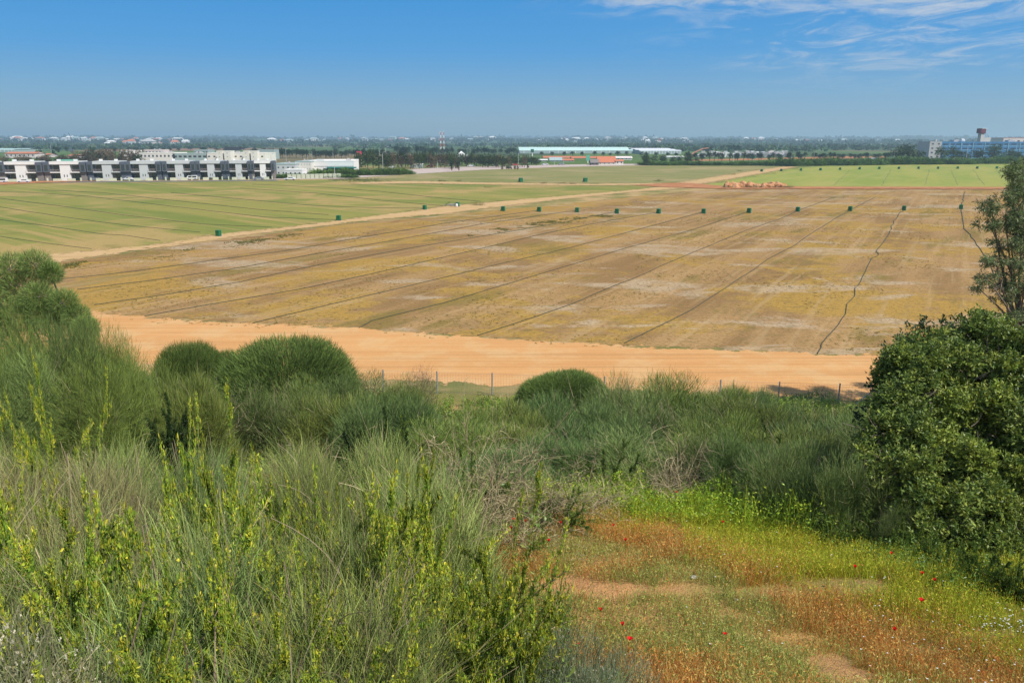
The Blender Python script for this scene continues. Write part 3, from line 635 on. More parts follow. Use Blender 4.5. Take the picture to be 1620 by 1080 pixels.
# ================================================================== CAROB (big glossy shrub tree, right)
croot = empty('carob_tree', (0, 0, 0), 0, 'large dense carob with dark glossy leaves at the right edge of the meadow', 'tree')
lum = []
for x, y, rx in [(1490, 560, 75), (1560, 552, 85), (1448, 585, 60), (1620, 575, 90), (1530, 610, 85), (1460, 640, 75), (1600, 640, 95), (1680, 620, 100),
        (1430, 690, 65), (1510, 690, 90), (1600, 710, 100), (1400, 735, 42), (1470, 750, 85), (1550, 770, 95), (1640, 780, 100), (1440, 800, 65), (1500, 830, 80),
        (1590, 840, 90), (1660, 860, 90), (1545, 885, 50), (1720, 740, 100), (1395, 690, 34), (1610, 890, 55), (1730, 830, 90), (1420, 640, 40), (1690, 930, 70), (1465, 860, 45)]:
    y = y + (16 if y < 600 else 8 if y < 650 else 0)
    Y = np.interp(y, [550, 640, 700, 770, 850, 900], [12.2, 11.2, 10.6, 9.9, 9.2, 8.8]) + .0 * rx
    c = at(x, y, Y); r = .72 * rx / FP * math.hypot(Y, EYE - c[2]); c[2] = max(c[2], zf(c[0], Y) + .1); lum.append((c, np.array([r, r, r * .85])))
A = Acc()
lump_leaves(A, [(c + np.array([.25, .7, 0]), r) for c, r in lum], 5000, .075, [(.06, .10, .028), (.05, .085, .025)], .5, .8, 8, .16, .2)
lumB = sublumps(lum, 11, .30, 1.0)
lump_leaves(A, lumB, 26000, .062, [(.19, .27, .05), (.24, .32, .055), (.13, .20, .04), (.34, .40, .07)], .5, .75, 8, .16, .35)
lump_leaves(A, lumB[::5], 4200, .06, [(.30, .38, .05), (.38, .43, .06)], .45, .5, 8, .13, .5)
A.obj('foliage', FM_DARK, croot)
bx_, by_ = 6.9, 11.0; branch_tree(croot, (bx_, by_, float(zf(bx_, by_)) - .2), lum, .16, (.20, .16, .12))
B = Acc()
for c, r in lum:
    m = 22; d = unit(m); S = curve(c + d * r * .5, d + unit(m) * .7, rng.uniform(.12, .32, m), 6, .5)
    for s_ in S: B.tube(s_, np.linspace(.009, .003, 6), (.30, .24, .18), 4)
B.obj('twig', BARK, croot)
# ================================================================== right edge tree
troot = empty('eucalyptus_tree', (0, 0, 0), 0, 'tall open tree with grey green leaves cut by the right edge, above the carob', 'tree')
lum = []
for x, y, Y, rx in [(1612, 275, 36.5, 26), (1600, 310, 36.5, 26), (1568, 325, 36.5, 22), (1590, 345, 37.0, 34), (1563, 352, 36.5, 18), (1625, 350, 36.5, 34), (1600, 385, 36.5, 30), (1575, 412, 36.0, 22), (1625, 400, 36.5, 28), (1600, 425, 36.5, 26),
        (1560, 440, 36.0, 18), (1590, 462, 36.5, 24), (1620, 455, 36.5, 28), (1548, 456, 36.0, 10), (1605, 500, 36.5, 20), (1630, 490, 36.5, 24), (1660, 300, 37.5, 50), (1680, 380, 37.5, 55), (1670, 450, 37.5, 50), (1720, 340, 38.5, 50), (1650, 245, 37.5, 30), (1700, 260, 37.5, 40), (1740, 430, 38.5, 50)]:
    c = at(x, y, Y); r = .85 * rx / FP * math.hypot(Y, EYE - c[2]); lum.append((c, np.array([r, r, r * .7])))
A = Acc()
lum2 = sublumps(lum, 6, .42, .8)
lump_leaves(A, lum2, 12000, .125, [(.14, .20, .07), (.19, .25, .09), (.10, .14, .05), (.29, .33, .16)], .26, .7, 8, .2, .1, .35, amt=.28)
A.obj('foliage', FM_LEAF, troot)
tx, ty = 26.0, 37.5; branch_tree(troot, (tx, ty, float(zf(tx, ty)) - .2), lum, .20, (.22, .18, .14))
# ================================================================== left edge feathery tree
troot = empty('tamarisk_tree', (0, 0, 0), 0, 'feathery dark green tree with soft clumped crown at the left edge', 'tree')
lum = []
for x, y, Y, rx in [(15, 425, 24, 28), (55, 418, 24, 24), (80, 432, 24, 18), (-20, 440, 24, 34), (35, 455, 24, 30), (0, 480, 24, 30), (60, 470, 23.5, 26), (100, 478, 23.5, 22), (120, 500, 23.5, 20), (-50, 470, 24.5, 40), (45, 500, 23.5, 30), (20, 500, 23.5, 34), (70, 495, 23.5, 30), (85, 510, 23.5, 26), (-90, 440, 25, 40), (-10, 515, 23.5, 26), (-60, 520, 24, 34), (-130, 480, 25, 40), (135, 520, 23, 20)]:
    c = at(x, y, Y); r = rx / FP * math.hypot(Y, EYE - c[2]); lum.append((c, np.array([r, r, r * .9])))
A = Acc(); n = 60000; idx = rng.integers(0, len(lum), n); cs = np.array([l[0] for l in lum])[idx]; rs = np.array([l[1] for l in lum])[idx]
d = unit(n); P = cs + d * rs * (rng.random((n, 1)) ** .4)
A.ribbons(curve(P, d + unit(n) * .5 + np.array([0, 0, .4]), rng.uniform(.06, .17, n), 3, .3), .010, pick([(.17, .24, .06), (.21, .28, .07), (.12, .18, .055)], n, amt=.25), .4)
A.obj('foliage', FM_SOFT, troot)
tx, ty = -13.6, 24.3; branch_tree(troot, (tx, ty, float(zf(tx, ty)) - .2), lum, .17, (.20, .15, .12))
# ================================================================== MEADOW
def scatter_px(n, y0, y1, x0=-2.5, x1=14):
    """random points on the ground"""
    X = rng.uniform(x0, x1, n); Y = rng.uniform(y0, y1, n); return X, Y
def to_px(X, Y, dz=0): return topx(np.stack([X, Y, zf(X, Y) + dz], -1))
X, Y = scatter_px(620000, 4.6, 13.5, -1.2, 10.5); px, py = to_px(X, Y)
bare = np.zeros(len(X))
for cx, cy, rx, ry in [(900, 930, 70, 20), (960, 935, 90, 18), (1090, 934, 70, 12), (1230, 938, 90, 14), (1340, 930, 90, 20), (1370, 936, 50, 12), (1310, 1050, 50, 18), (1330, 1068, 60, 14), (1580, 1005, 60, 9), (1460, 1030, 50, 8), (1260, 1010, 40, 9), (1480, 935, 30, 8)]:
    bare = np.maximum(bare, 1 - ((px - cx) / rx) ** 2 - ((py - cy) / ry) ** 2)
nz = fbm(X, Y, .5, 4, 11); n2 = fbm(X, Y, 1.6, 3, 12); n3 = fbm(X, Y, .25, 3, 14)
green = .9 * sstep(-30, 45, (px - 1080) * .32 + 868 - py + (n2 - .5) * 70)          # bright weeds band above the diagonal
green = np.where(px < 1080, .9 * sstep(865, 800, py + (n2 - .5) * 60), green)
keep = (rng.random(len(X)) < np.clip(.85 + (nz - .5) * 2.0 + green * .3, .2, 1) * (1 - np.clip(bare * 1.6 + (n3 - .5), 0, .97) * (bare > 0))) & (px > 780 + (1080 - py) * 0 + np.where(py > 960, (py - 960) * .8, 0)) & (py > 760) & (px < 1800)
keep &= rng.random(len(X)) < np.interp(Y, [5, 12], [1, .55])
X, Y, px, py, green, nz, n2, n3, bare = [a_[keep] for a_ in (X, Y, px, py, green, nz, n2, n3, bare)]
Z = zf(X, Y); n = len(X); print('meadow blades', n)
isg = rng.random(n) < green
zone = fbm(X, Y, 1.1, 3, 21)
red = (~isg) & (rng.random(n) < np.clip(.62 - .22 + (zone - .5) * 4.0, .06, .75))
low = bare > -.1
L = np.where(isg, rng.uniform(.14, .34, n), np.where(red, rng.uniform(.14, .34, n), rng.uniform(.07, .2, n))) * np.where(low, .55, 1) * 1.15 * np.interp(nz, [.3, .7], [.75, 1.2])
C = pick([(.50, .52, .04), (.34, .44, .035), (.60, .52, .06)], n)
C[red] = pick([(.62, .27, .06), (.68, .40, .10), (.54, .18, .045), (.62, .46, .15)], red.sum()); o_ = (~isg) & (~red); C[o_] = pick([(.40, .42, .10), (.52, .46, .16), (.28, .36, .07)], o_.sum())
def grass(sel, name, label):
    A = Acc(); k = sel.sum(); P0 = np.stack([X[sel], Y[sel], Z[sel] - .01], 1)
    dd = np.array([0, 0, 1.]) + rng.normal(size=(k, 3)) * .22
    A.ribbons(curve(P0, dd, L[sel], 4, .3, .08), np.where(isg[sel], .0065, .005) * rng.uniform(.6, 1.3, k) , C[sel], .3)
    # seed heads and little leaves up the stalks
    hs = np.where(sel)[0][rng.random(k) < .45]; m = len(hs)
    P = np.stack([X[hs], Y[hs], Z[hs] + L[hs] * rng.uniform(.75, 1.0, m)], 1) + rng.normal(size=(m, 3)) * .015
    A.leaves(P, np.array([0, 0, .8]) + unit(m), rng.uniform(.018, .04, m), rng.uniform(.006, .012, m), np.clip(C[hs] * 1.12, 0, 1))
    tag(A.obj(name, FM_GRASS), label, 'grass', kind='stuff')
grass(isg, 'weeds', 'bright yellow green weeds along the far edge of the meadow')
grass(~isg, 'meadow_grass', 'rusty orange and green dry grass covering the foreground meadow')
# broader green leafy weeds behind the meadow and under the bushes
def weeds(name, label, n, xr, yr, cond, cols, L=(.12, .35), leaf=(.03, .06)):
    X, Y = scatter_px(n, *yr, *xr); px, py = to_px(X, Y); k = cond(px, py, X, Y); X, Y = X[k], Y[k]; n = len(X); Z = zf(X, Y)
    A = Acc(); h = rng.uniform(*L, n) * np.interp(fbm(X, Y, .7, 3, 31), [.3, .7], [.5, 1.5])
    P0 = np.stack([X, Y, Z], 1); Cc = pick(cols, n); A.ribbons(curve(P0, np.array([0, 0, 1.]) + rng.normal(size=(n, 3)) * .25, h, 3, .2), .006, Cc, .5)
    j = np.repeat(np.arange(n), 5); t = rng.random(len(j))
    P = P0[j] + np.stack([rng.normal(size=len(j)) * .03, rng.normal(size=len(j)) * .03, h[j] * t], 1)
    A.leaves(P, unit(len(j)) + np.array([0, 0, .5]), rng.uniform(*leaf, len(j)), rng.uniform(leaf[0] * .4, leaf[1] * .45, len(j)), np.clip(Cc[j] * rng.uniform(.8, 1.2, (len(j), 1)), 0, 1))
    tag(A.obj(name, FM_LEAF), label, 'weeds', kind='stuff')
weeds('leafy_weeds', 'lush bright green leafy weeds between the meadow and the brooms', 22000, (-.5, 10), (9, 14.5), lambda px, py, X, Y: (px > 850) & (px < 1320) & (py < 830 + (px > 1080) * (px - 1080) * .2) & (fbm(X, Y, 1.3, 3, 41) > .42), [(.32, .46, .03), (.46, .54, .04), (.20, .34, .03)], (.15, .5))
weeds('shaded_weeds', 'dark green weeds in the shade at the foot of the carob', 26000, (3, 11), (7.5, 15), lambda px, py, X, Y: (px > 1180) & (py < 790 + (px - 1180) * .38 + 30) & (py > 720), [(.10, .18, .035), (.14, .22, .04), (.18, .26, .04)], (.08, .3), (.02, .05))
weeds('fence_weeds', 'bright green weeds growing along the wire fence', 42000, (-22, 30), (34, 42.6), lambda px, py, X, Y: (fbm(X, Y, 2.2, 3, 43) > .30 + sstep(41, 43, Y) * .35), [(.20, .31, .035), (.28, .37, .05), (.13, .22, .03), (.32, .32, .10)], (.15, .55), (.08, .16))
weeds('slope_weeds', 'mixed green growth covering the slope under the brooms', 45000, (-22, 24), (8, 36), lambda px, py, X, Y: (py < 790) | (px < 860), [(.12, .20, .04), (.17, .25, .045), (.22, .27, .06)], (.15, .6), (.05, .11))
weeds('thicket_floor', 'green undergrowth below the near thicket', 16000, (-6.5, 1.2), (1.4, 9), lambda px, py, X, Y: (px < 740) | (py < 770) | ((py > 980) & (px < 900)), [(.13, .19, .04), (.18, .24, .05), (.09, .14, .03)], (.2, .7), (.02, .05))
# ---- flowers: single poppies
def poppy(name):
    root = empty(name); S = Acc(); S.tube(np.array([[0, 0, 0], [.01, 0, .12], [.0, .012, .24], [.004, .004, .33]]), .0022, (.18, .24, .06), 4); S.obj('stalk', FM_GRASS, root)
    Fp = Acc(); top = np.array([.004, .004, .33])
    for k in range(4):
        a0 = k * 1.571; V = []; nr, na = 4, 5
        for i in range(nr):
            for j in range(na):
                r = .034 * (i / (nr - 1)) ; a_ = a0 + (j / (na - 1) - .5) * 2.0
                V.append(top + np.array([math.cos(a_) * r, math.sin(a_) * r, .028 * (i / (nr - 1)) ** 1.3 + (.004 if k % 2 else 0) + .003 * math.sin(j * 2.1)]))
        Q = [[i * na + j, i * na + j + 1, (i + 1) * na + j + 1, (i + 1) * na + j] for i in range(nr - 1) for j in range(na - 1)]
        Fp.add(np.array(V), np.array(Q), np.array([[.72, .012, .012]]))
    Fp.obj('petals', PET, root)
    c = Acc(); c.tube(np.array([top, top + np.array([0, 0, .013])]), np.array([.006, .004]), (.02, .02, .02), 6); c.obj('flower_centre', BARK, root)
    return Proto(root)
PP = poppy('poppy')
for i, (x, y) in enumerate([(792, 802), (813, 821), (809, 834), (831, 823), (951, 788), (887, 826), (970, 830), (868, 854), (1070, 778), (990, 853), (1144, 825), (1410, 874), (1459, 906), (1478, 916), (1458, 948), (950, 963), (985, 986), (996, 1031), (914, 1068), (1146, 1018), (1416, 994), (1353, 895), (760, 848)]):
    Yq = 6.0
    for _ in range(300):
        q = at(x, y, Yq)
        if q[2] - .33 < zf(q[0], Yq): break
        Yq += .04
    big = .8 if i in (17, 1, 14) else .5
    grp = 'upper' if y < 860 else 'lower'
    place_ = ('red poppy among the weeds beside the dry bushes' if x < 840 else 'red poppy at the far edge of the meadow below the brooms' if y < 860 else 'red poppy in the yellow green grass before the carob' if x > 1300 and y < 960 else 'red poppy in the rusty foreground grass')
    if i == 17: place_ = 'largest red poppy, alone in the rusty grass near the bottom edge'
    PP.put((q[0], Yq, float(zf(q[0], Yq)) - .01), rng.uniform(0, 6), (big, big, big) if q[2] - .33 * big < 0 else (big, big, max(.5, (q[2] - float(zf(q[0], Yq)) + .01) / .35)), place_, place_.replace('poppy', 'poppies'), 'flower')
# tiny white daisies: nobody could count them
A = Acc(); X, Y = scatter_px(30000, 5, 11, 1, 9); px, py = to_px(X, Y)
k = ((((px - 1590) / 60) ** 2 + ((py - 1005) / 14) ** 2 < 1) & (rng.random(len(X)) < .55)) | ((px > 1350) & (py > 960) & (rng.random(len(X)) < .012)) | ((px > 1080) & (rng.random(len(X)) < .004)) | (((px - 900) / 30) ** 2 + ((py - 840) / 30) ** 2 < 1) & (rng.random(len(X)) < .02)
X, Y = X[k], Y[k]; P = np.stack([X, Y, zf(X, Y) + rng.uniform(.1, .22, len(X))], 1); j = np.repeat(np.arange(len(X)), 8)
a_ = np.tile(np.arange(8) * .785, len(X)); A.leaves(P[j], np.stack([np.cos(a_), np.sin(a_), .25 + 0 * a_], 1), .010, .006, np.array([[.8, .8, .76]]), nrm=np.tile([[0, 0, 1.]], (len(j), 1)))
S0 = P.copy(); S0[:, 2] = zf(X, Y); A.ribbons(np.stack([S0, P], 1), .003, np.array([[.15, .2, .05]]), 1)
tag(A.obj('daisies', PET), 'scatter of tiny white daisies in the lower right grass', 'flowers', kind='stuff')
# stone
import bmesh
def stone(name, loc, s, m, label, cat='stone', group=None, seed=0, sub=3):
    bm = bmesh.new(); bmesh.ops.create_icosphere(bm, subdivisions=sub, radius=1); r_ = np.random.default_rng(seed)
    for v in bm.verts:
        c = v.co; k = 1 + .28 * (float(vn(c.x * 2 + seed, c.y * 2 + c.z * 1.7, 1, seed % 9)) - .5) * 2 + .1 * (float(vn(c.x * 6, c.y * 6 + c.z * 5, 1, 2)) - .5)
        v.co = c * k; v.co.x *= s[0]; v.co.y *= s[1]; v.co.z *= s[2]
    me = bpy.data.meshes.new(name); bm.to_mesh(me); bm.free(); o = linkobj(name, me, m); o.location = loc
    return tag(o, label, cat, group)
ST = plain('limestone', (.5, .46, .40), .9, .1, .35, 6)
for (x, y, s, lb) in [(1097, 917, .028, 'small pale stone on the bare earth strip of the meadow'), (1165, 950, .016, 'tiny pale stone below the larger one in the meadow')]:
    Yq = 7.0
    while at(x, y, Yq)[2] > zf(at(x, y, Yq)[0], Yq): Yq += .03
    q = at(x, y, Yq); stone('stone', (q[0], Yq, float(zf(q[0], Yq)) + s * .9), (s * 1.3, s, s * .75), ST, lb, seed=int(x))
# ================================================================== FENCE
fr = empty('wire_fence', (0, 0, 0), 0, 'wire mesh fence on slim grey posts along the near side of the dirt track', 'fence')
f0 = gp(692, 622); f1 = gp(1388, 645); fd = (f1 - f0) / np.linalg.norm(f1 - f0); FHT = 1.25
met = plain('galvanised_steel', (.30, .33, .32), .55, .4, .25, 3)
wirem = plain('wire', (.22, .24, .22), .6, .3, .2)
k0, k1 = -9, 14
for k in range(k0, k1):
    q = f0 + fd * 3.15 * k; P = Acc(); x, y = topx(q)
    P.tube(np.array([[q[0], q[1], -.1], [q[0] + .01 * (k % 3), q[1], FHT + .06]]), .042, (1, 1, 1), 8); P.obj('post', met, fr)
q = f0 + fd * np.linalg.norm(f1 - f0); P = Acc()      # the braced corner post near the carob
P.tube(np.array([[q[0], q[1], -.1], [q[0], q[1], 1.75]]), .07, (1, 1, 1), 8)
P.obj('corner_post', met, fr); P = Acc(); P.tube(np.array([q + fd * -1.3 + [0, 0, .0], q + [0, 0, 1.3]]), .035, (1, 1, 1), 6); P.obj('brace', met, fr)
Wm = Acc(); s0, s1 = k0 * 3.15, (k1 - 1) * 3.15
def fx(s, z): return f0 + fd * s + np.array([0, -.045, z])
ss = np.linspace(s0, s1, 60)
for z in np.arange(.08, FHT + .01, .13):
    Wm.tube(np.array([fx(s, z + .012 * math.sin(s * 1.99)) for s in ss]), .0035 if z < FHT - .1 else .006, (1, 1, 1), 3)
sv = np.arange(s0, s1, .16); A0 = np.array([fx(s, .03) for s in sv]); A1 = np.array([fx(s, FHT) for s in sv])
for p0, p1 in zip(A0, A1): Wm.tube(np.array([p0, p1]), .0028, (1, 1, 1), 3)
Wm.obj('wire_mesh', wirem, fr)
# ================================================================== FIELD THINGS
def hose(px_pts, label, amp=.12, rad=.035, group=None, kink=0):
    P = np.array([gp(x, y)[:2] for x, y in px_pts]); out = []
    for a_, b_ in zip(P[:-1], P[1:]):
        L = np.linalg.norm(b_ - a_); m = max(3, int(L / 2.2))
        for t in np.linspace(0, 1, m, endpoint=False): out.append(a_ + (b_ - a_) * t)
    out.append(P[-1]); out = np.array(out); n = len(out); s = np.arange(n)
    nx = np.gradient(out, axis=0); nx = np.stack([-nx[:, 1], nx[:, 0]], 1); nx /= np.linalg.norm(nx, axis=1, keepdims=True) + 1e-9
    seed = rng.random() * 90; off = (vn(s * .7, seed, 2.5, 1) - .5) * amp * 3 + (vn(s, seed, 1.0, 2) - .5) * amp
    if kink: off = off + (np.abs(((s * .23 + seed) % 1) - .5) - .25) * kink * (vn(s, seed, 4, 3) > .55)
    out = out + nx * off[:, None]; dist = np.hypot(out[:, 0], out[:, 1])
    A = Acc(); A.tube(np.concatenate([out, np.full((n, 1), rad * .9 + .01)], 1), rad * np.clip(dist / 90, 1, 2.2), (1, 1, 1), 5)
    return tag(A.obj('irrigation_hose', HOSE), label, 'hose', group)
HOSE = plain('black_polythene', (.055, .06, .035), .6, .3, .3, 2)
brow = [([(1294, 560), (1299, 545), (1330, 505), (1352, 462), (1362, 440), (1378, 408), (1390, 403), (1386, 399), (1400, 380), (1408, 366), (1418, 345), (1429, 332)], 'hose from the bin second from the right, crossing the yellow patch, most kinked'),
 ([(1575, 440), (1563, 416), (1551, 395), (1540, 378), (1537, 372), (1526, 362), (1523, 345), (1520, 331), (1527, 303)], 'hose running from the rightmost green bin of the bare field behind the open tree'),
 ([(988, 543), (1035, 520), (1090, 492), (1160, 447), (1215, 410), (1250, 392), (1290, 365), (1344, 333), (1385, 312)], 'hose ending third from the right along the near track'),
 ([(754, 531), (850, 500), (900, 482), (1000, 442), (1100, 398), (1180, 365), (1225, 350), (1262, 334), (1320, 312)], 'hose whose near end lies at the middle of the near track'),
 ([(570, 519), (585, 508), (700, 480), (800, 450), (900, 420), (1000, 390), (1100, 362), (1184, 335)], 'hose with a curled near end left of the middle of the near track'),
 ([(399, 511), (520, 482), (700, 440), (800, 416), (900, 392), (1000, 366), (1112, 336)], 'hose starting above the big dome shaped bush'),
 ([(228, 500), (330, 482), (470, 458), (560, 440), (700, 408), (850, 372), (950, 352), (1042, 336)], 'hose starting above the small dome bush'),
 ([(150, 483), (260, 467), (380, 446), (520, 416), (700, 384), (800, 368), (900, 350), (976, 335)], 'third hose of the bare field counted from the pale diagonal track'),
 ([(122, 458), (240, 444), (360, 427), (520, 398), (620, 381), (760, 355), (913, 333)], 'second hose of the bare field counted from the pale diagonal track'),
 ([(80, 444), (200, 431), (330, 413), (440, 399), (560, 378), (700, 354), (852, 333)], 'first hose of the bare field counted from the pale diagonal track')]
for pts, lb in brow: hose(pts, lb, kink=.7 if 'kinked' in lb else .4 if 'rightmost' in lb else 0)
left = [([(-200, 340), (0, 375), (80, 386), (145, 394)], 'nearest hose of the left green field'),
 ([(-200, 315), (0, 348), (110, 363), (165, 371), (200, 373), (254, 381)], 'second nearest hose of the left green field'),
 ([(-200, 300), (0, 328), (90, 342), (200, 357), (316, 368)], 'hose of the left green field leading to its nearest green bin'),
 ([(-100, 305), (0, 314), (100, 327), (200, 341), (320, 355), (430, 360)], 'fourth hose of the left green field, ending short of the track'),
 ([(0, 304), (52, 305), (150, 312), (250, 324), (340, 335), (420, 344), (530, 348)], 'hose of the left green field leading to its second green bin'),
 ([(65, 301), (160, 305), (260, 316), (420, 333), (520, 340)], 'hose of the left green field just beyond the one to the second bin'),
 ([(270, 305), (420, 319), (500, 326), (590, 329), (668, 330)], 'hose of the left green field leading to its third green bin'),
 ([(380, 298), (500, 306), (600, 317), (700, 326)], 'hose of the left green field passing beyond the third bin'),
 ([(400, 292), (520, 297), (600, 303), (680, 312), (760, 319)], 'farthest hose of the left green field, ending by the pile of poles')]
for pts, lb in left: hose(pts, lb, amp=.1)
for k, (a_, b_) in enumerate([((1505, 269), (1515, 293)), ((1540, 269), (1556, 293)), ((1470, 268), (1464, 293)), ((1410, 268), (1395, 294)), ((1345, 269), (1318, 294)), ((1575, 268), (1600, 292))]):
    hose([a_, b_], 'dark hose crossing the bright right hand green field toward the earth strip', amp=.3, rad=.022, group='hoses crossing the bright right hand green field')
# green covered bins at the heads of the rows
BG_ = plain('green_plastic', (.012, .15, .055), .5, .4, .2); BD_ = plain('shade_and_dark_plastic', (.012, .05, .02), .6, .3, .2); BLU = plain('blue_plastic', (.02, .10, .35), .5, .4); STEELD = plain('dull_steel', (.25, .25, .24), .5, .4)  # the darker green colours pipes and poles, and paints shade on bin sides
def valve_bin():
    r = empty('valve_bin'); A = Acc(); s = .42
    V = []; 
    for z, k in ((.0, .92), (.08, 1), (.98, 1.0), (1.04, .95)):
        for x, y in ((-s, -s * .8), (s, -s * .8), (s, s * .8), (-s, s * .8)): V.append([x * k, y * k, z])
    Q = [[i * 4 + j, i * 4 + (j + 1) % 4, i * 4 + 4 + (j + 1) % 4, i * 4 + 4 + j] for i in range(3) for j in range(4)]
    A.add(np.array(V), np.array(Q), np.array([[1, 1, 1.]])); A.obj('body', BG_, r)
    A = Acc(); V = []
    for z, k in ((1.045, 1.12), (1.10, 1.12), (1.2, .7)):
        for x, y in ((-s, -s * .8), (s, -s * .8), (s, s * .8), (-s, s * .8)): V.append([x * k, y * k, z])
    Q = [[i * 4 + j, i * 4 + (j + 1) % 4, i * 4 + 4 + (j + 1) % 4, i * 4 + 4 + j] for i in range(2) for j in range(4)] + [[8, 9, 10, 11]]
    A.add(np.array(V), np.array(Q), np.array([[1, 1, 1.]])); A.obj('lid', BG_, r)
    A = Acc(); A.box(-s - .05, -s - .005, -.3, .3, .1, .95); A.obj('dark_side_sheet', BD_, r)  # dark sheet paints shade onto the bin's left face
    A = Acc(); A.tube(np.array([[-.75, 0, .04], [-.75, 0, .38], [-.6, 0, .5], [-.43, 0, .5]]), .05, (1, 1, 1), 6); A.obj('inlet_pipe', BD_, r)
    A = Acc(); A.tube(np.array([[.5, -.1, .03], [.5, -.1, .3]]), .06, (1, 1, 1), 6); A.obj('valve', BLU, r)
    return Proto(r)
VB = valve_bin(); ordn = ['first', 'second', 'third', 'fourth', 'fifth', 'sixth', 'seventh', 'eighth', 'ninth', 'tenth', 'eleventh', 'twelfth', 'thirteenth']
bins = [(1520, 331), (1430, 333), (1345, 334), (1262, 335), (1185, 337), (1113, 338), (1042, 338), (976, 338), (913, 336), (853, 335), (796, 334)]
for i, (x, y) in enumerate(bins):
    q = gp(x, y); VB.put((q[0], q[1], 0), rng.uniform(-.9, -.2), (.8, .8, .82), 'green bin at a hose head in the bare field, %s from the right' % ordn[i], 'green bins in a row across the bare field', 'bin')
for x, y, lb in [(346, 374, 'green bin beside the left green field, nearest of all'), (536, 349, 'green bin at the edge of the left green field, second nearest'), (672, 332, 'green bin left of the pile of poles at the pale track'), (724, 327, 'green bin standing right beside the white sack and poles')]:
    q = gp(x, y); VB.put((q[0], q[1], 0), rng.uniform(-.9, -.2), (.8, .8, .8), lb, 'green bins in the left field', 'bin')
for i, x in enumerate(range(1205, 1590, 31)):
    y = 272 - (i * .75 if i < 6 else 4.3 + (i - 6) * .1); q = gp(x, y); VB.put((q[0], q[1], 0), rng.uniform(-.9, -.2), (1.1, 1.1, 1.0), 'far dark green bin in the right hand field, %s from the left' % ordn[i], 'far bins in the right hand green field', 'bin')
for x, y, lb in [(824, 288, 'lone far green bin in the olive field, left of the other lone one'), (926, 288, 'lone far green bin in the olive field near the field junction')]:
    q = gp(x, y); VB.put((q[0], q[1], 0), .4, (1.4, 1.4, 1.2), lb, 'far bins in the right hand green field', 'bin')
flush([VB])
# pile of poles, white sack, brush pile
q = gp(716, 327); A = Acc(); r = empty('pole_pile', (q[0], q[1], 0), .2, 'untidy pile of poles and frames beside the green bin on the pale track', 'pile')
for k in range(16):
    A = Acc(); x0 = rng.uniform(-2.2, .8); a_ = np.array([x0, rng.uniform(-.6, .6), .05 + rng.uniform(0, .5)]); b_ = a_ + np.array([rng.uniform(.8, 2), rng.uniform(-.4, .4), rng.uniform(-.1, .5)]); b_[2] = max(.05, b_[2])
    A.tube(np.array([a_, b_]), .05, (1, 1, 1), 5); A.obj('pole', STEELD if k % 3 else BD_, r)
SACK = plain('white_sack', (.78, .78, .76), .8, .2, .1)
q = gp(722, 327.5); st = stone('sack', (q[0] + .1, q[1] - .5, .36), (.26, .22, .42), SACK, 'upright white sack between the poles and the green bin', 'sack', seed=4)
BP = dry_bush('brush_pile', 61, 2.1, .95, 34, ((.20, .13, .07), (.14, .11, .05)), 1.2); q = gp(756, 325); BP.put((q[0], q[1], 0), 0, None, 'dark heap of cut brush on the pale track right of the poles', None, 'brush pile')
BP.put(tuple(gp(771, 297)), 1, (.9, .9, .5), 'small dark brush heap in the far part of the left green field', None, 'brush pile')
for x, y in [(860, 291), (1040, 287), (1044, 286.4), (698, 287), (726, 287), (890, 291), (905, 291.5), (1170, 271), (1450 - 290, 277)]:
    BP.put(tuple(gp(x, y)), x, (.8, .8, .8), 'low dark tuft by the far pale track between the green and olive fields', 'low dark tufts along the far pale track', 'brush pile')
# dirt mounds
MD = [None] * 4
m_, nt_ = newmat('mound_earth'); g = G(nt_); p_ = g.pos(); g.out(g.bsdf(g.mix(g.ramp(g.noise(p_, .9, 5, .7), .4, .62), (.46, .20, .09), (.55, .33, .17)), .95, .1, g.bump(g.noise(p_, 2, 4), .2)))
for k, x in enumerate([1150, 1159, 1168, 1176, 1184, 1192, 1199, 1207, 1214, 1222, 1230, 1237]):
    q = gp(x, 297); h = rng.uniform(1.1, 1.8)
    stone('dirt_mound', (q[0], q[1] + rng.uniform(-1, 1), .05), (rng.uniform(1.3, 2.3), 1.6, h), m_, 'heap of dumped orange earth in the row between the bare and bright green fields', 'mound', 'heaps of orange earth between the fields', seed=k + 70)
for k, x in enumerate([1148, 1154, 1176, 1188, 1196, 1216, 1226, 1234, 1243, 1249]):
    q = gp(x, 297.3); BP.put((q[0], q[1] - 1, .0), x, (.85, .7, 1.0), 'dark green weed tuft growing between the heaps of orange earth', 'weed tufts between the heaps of earth', 'bush')
# low weed tufts dotting the bare field
A = Acc(); n = 60000; X = rng.uniform(-80, 150, n); Y = 44 + 200 * rng.random(n) ** 1.3; px, py = topx(np.stack([X, Y, 0 * X], 1))
clus = fbm(X, Y, 7, 4, 51); sel = (clus > .52 + .12 * rng.random(n)) & (py < 575 - (1400 - px) * .055) & (py > 304) & (px > -200) & (px < 1800) & (py > np.interp(px, [-200, 90, 345, 560, 700, 900, 1080], [470, 424, 388, 362, 347, 330, 308]))
X, Y = X[sel], Y[sel]; k = len(X); j = np.repeat(np.arange(k), 9)
A.leaves(np.stack([X[j] + rng.normal(size=len(j)) * .07, Y[j] + rng.normal(size=len(j)) * .07, np.full(len(j), .02)], 1), unit(len(j)) * np.array([1, 1, .4]) + np.array([0, 0, .3]), rng.uniform(.05, .11, len(j)), rng.uniform(.03, .06, len(j)), pick([(.17, .16, .03), (.11, .12, .03), (.24, .15, .06), (.33, .26, .05)], len(j)))
tag(A.obj('field_weeds', FM_GRASS), 'low weed tufts scattered over the bare field', 'weeds', kind='stuff')
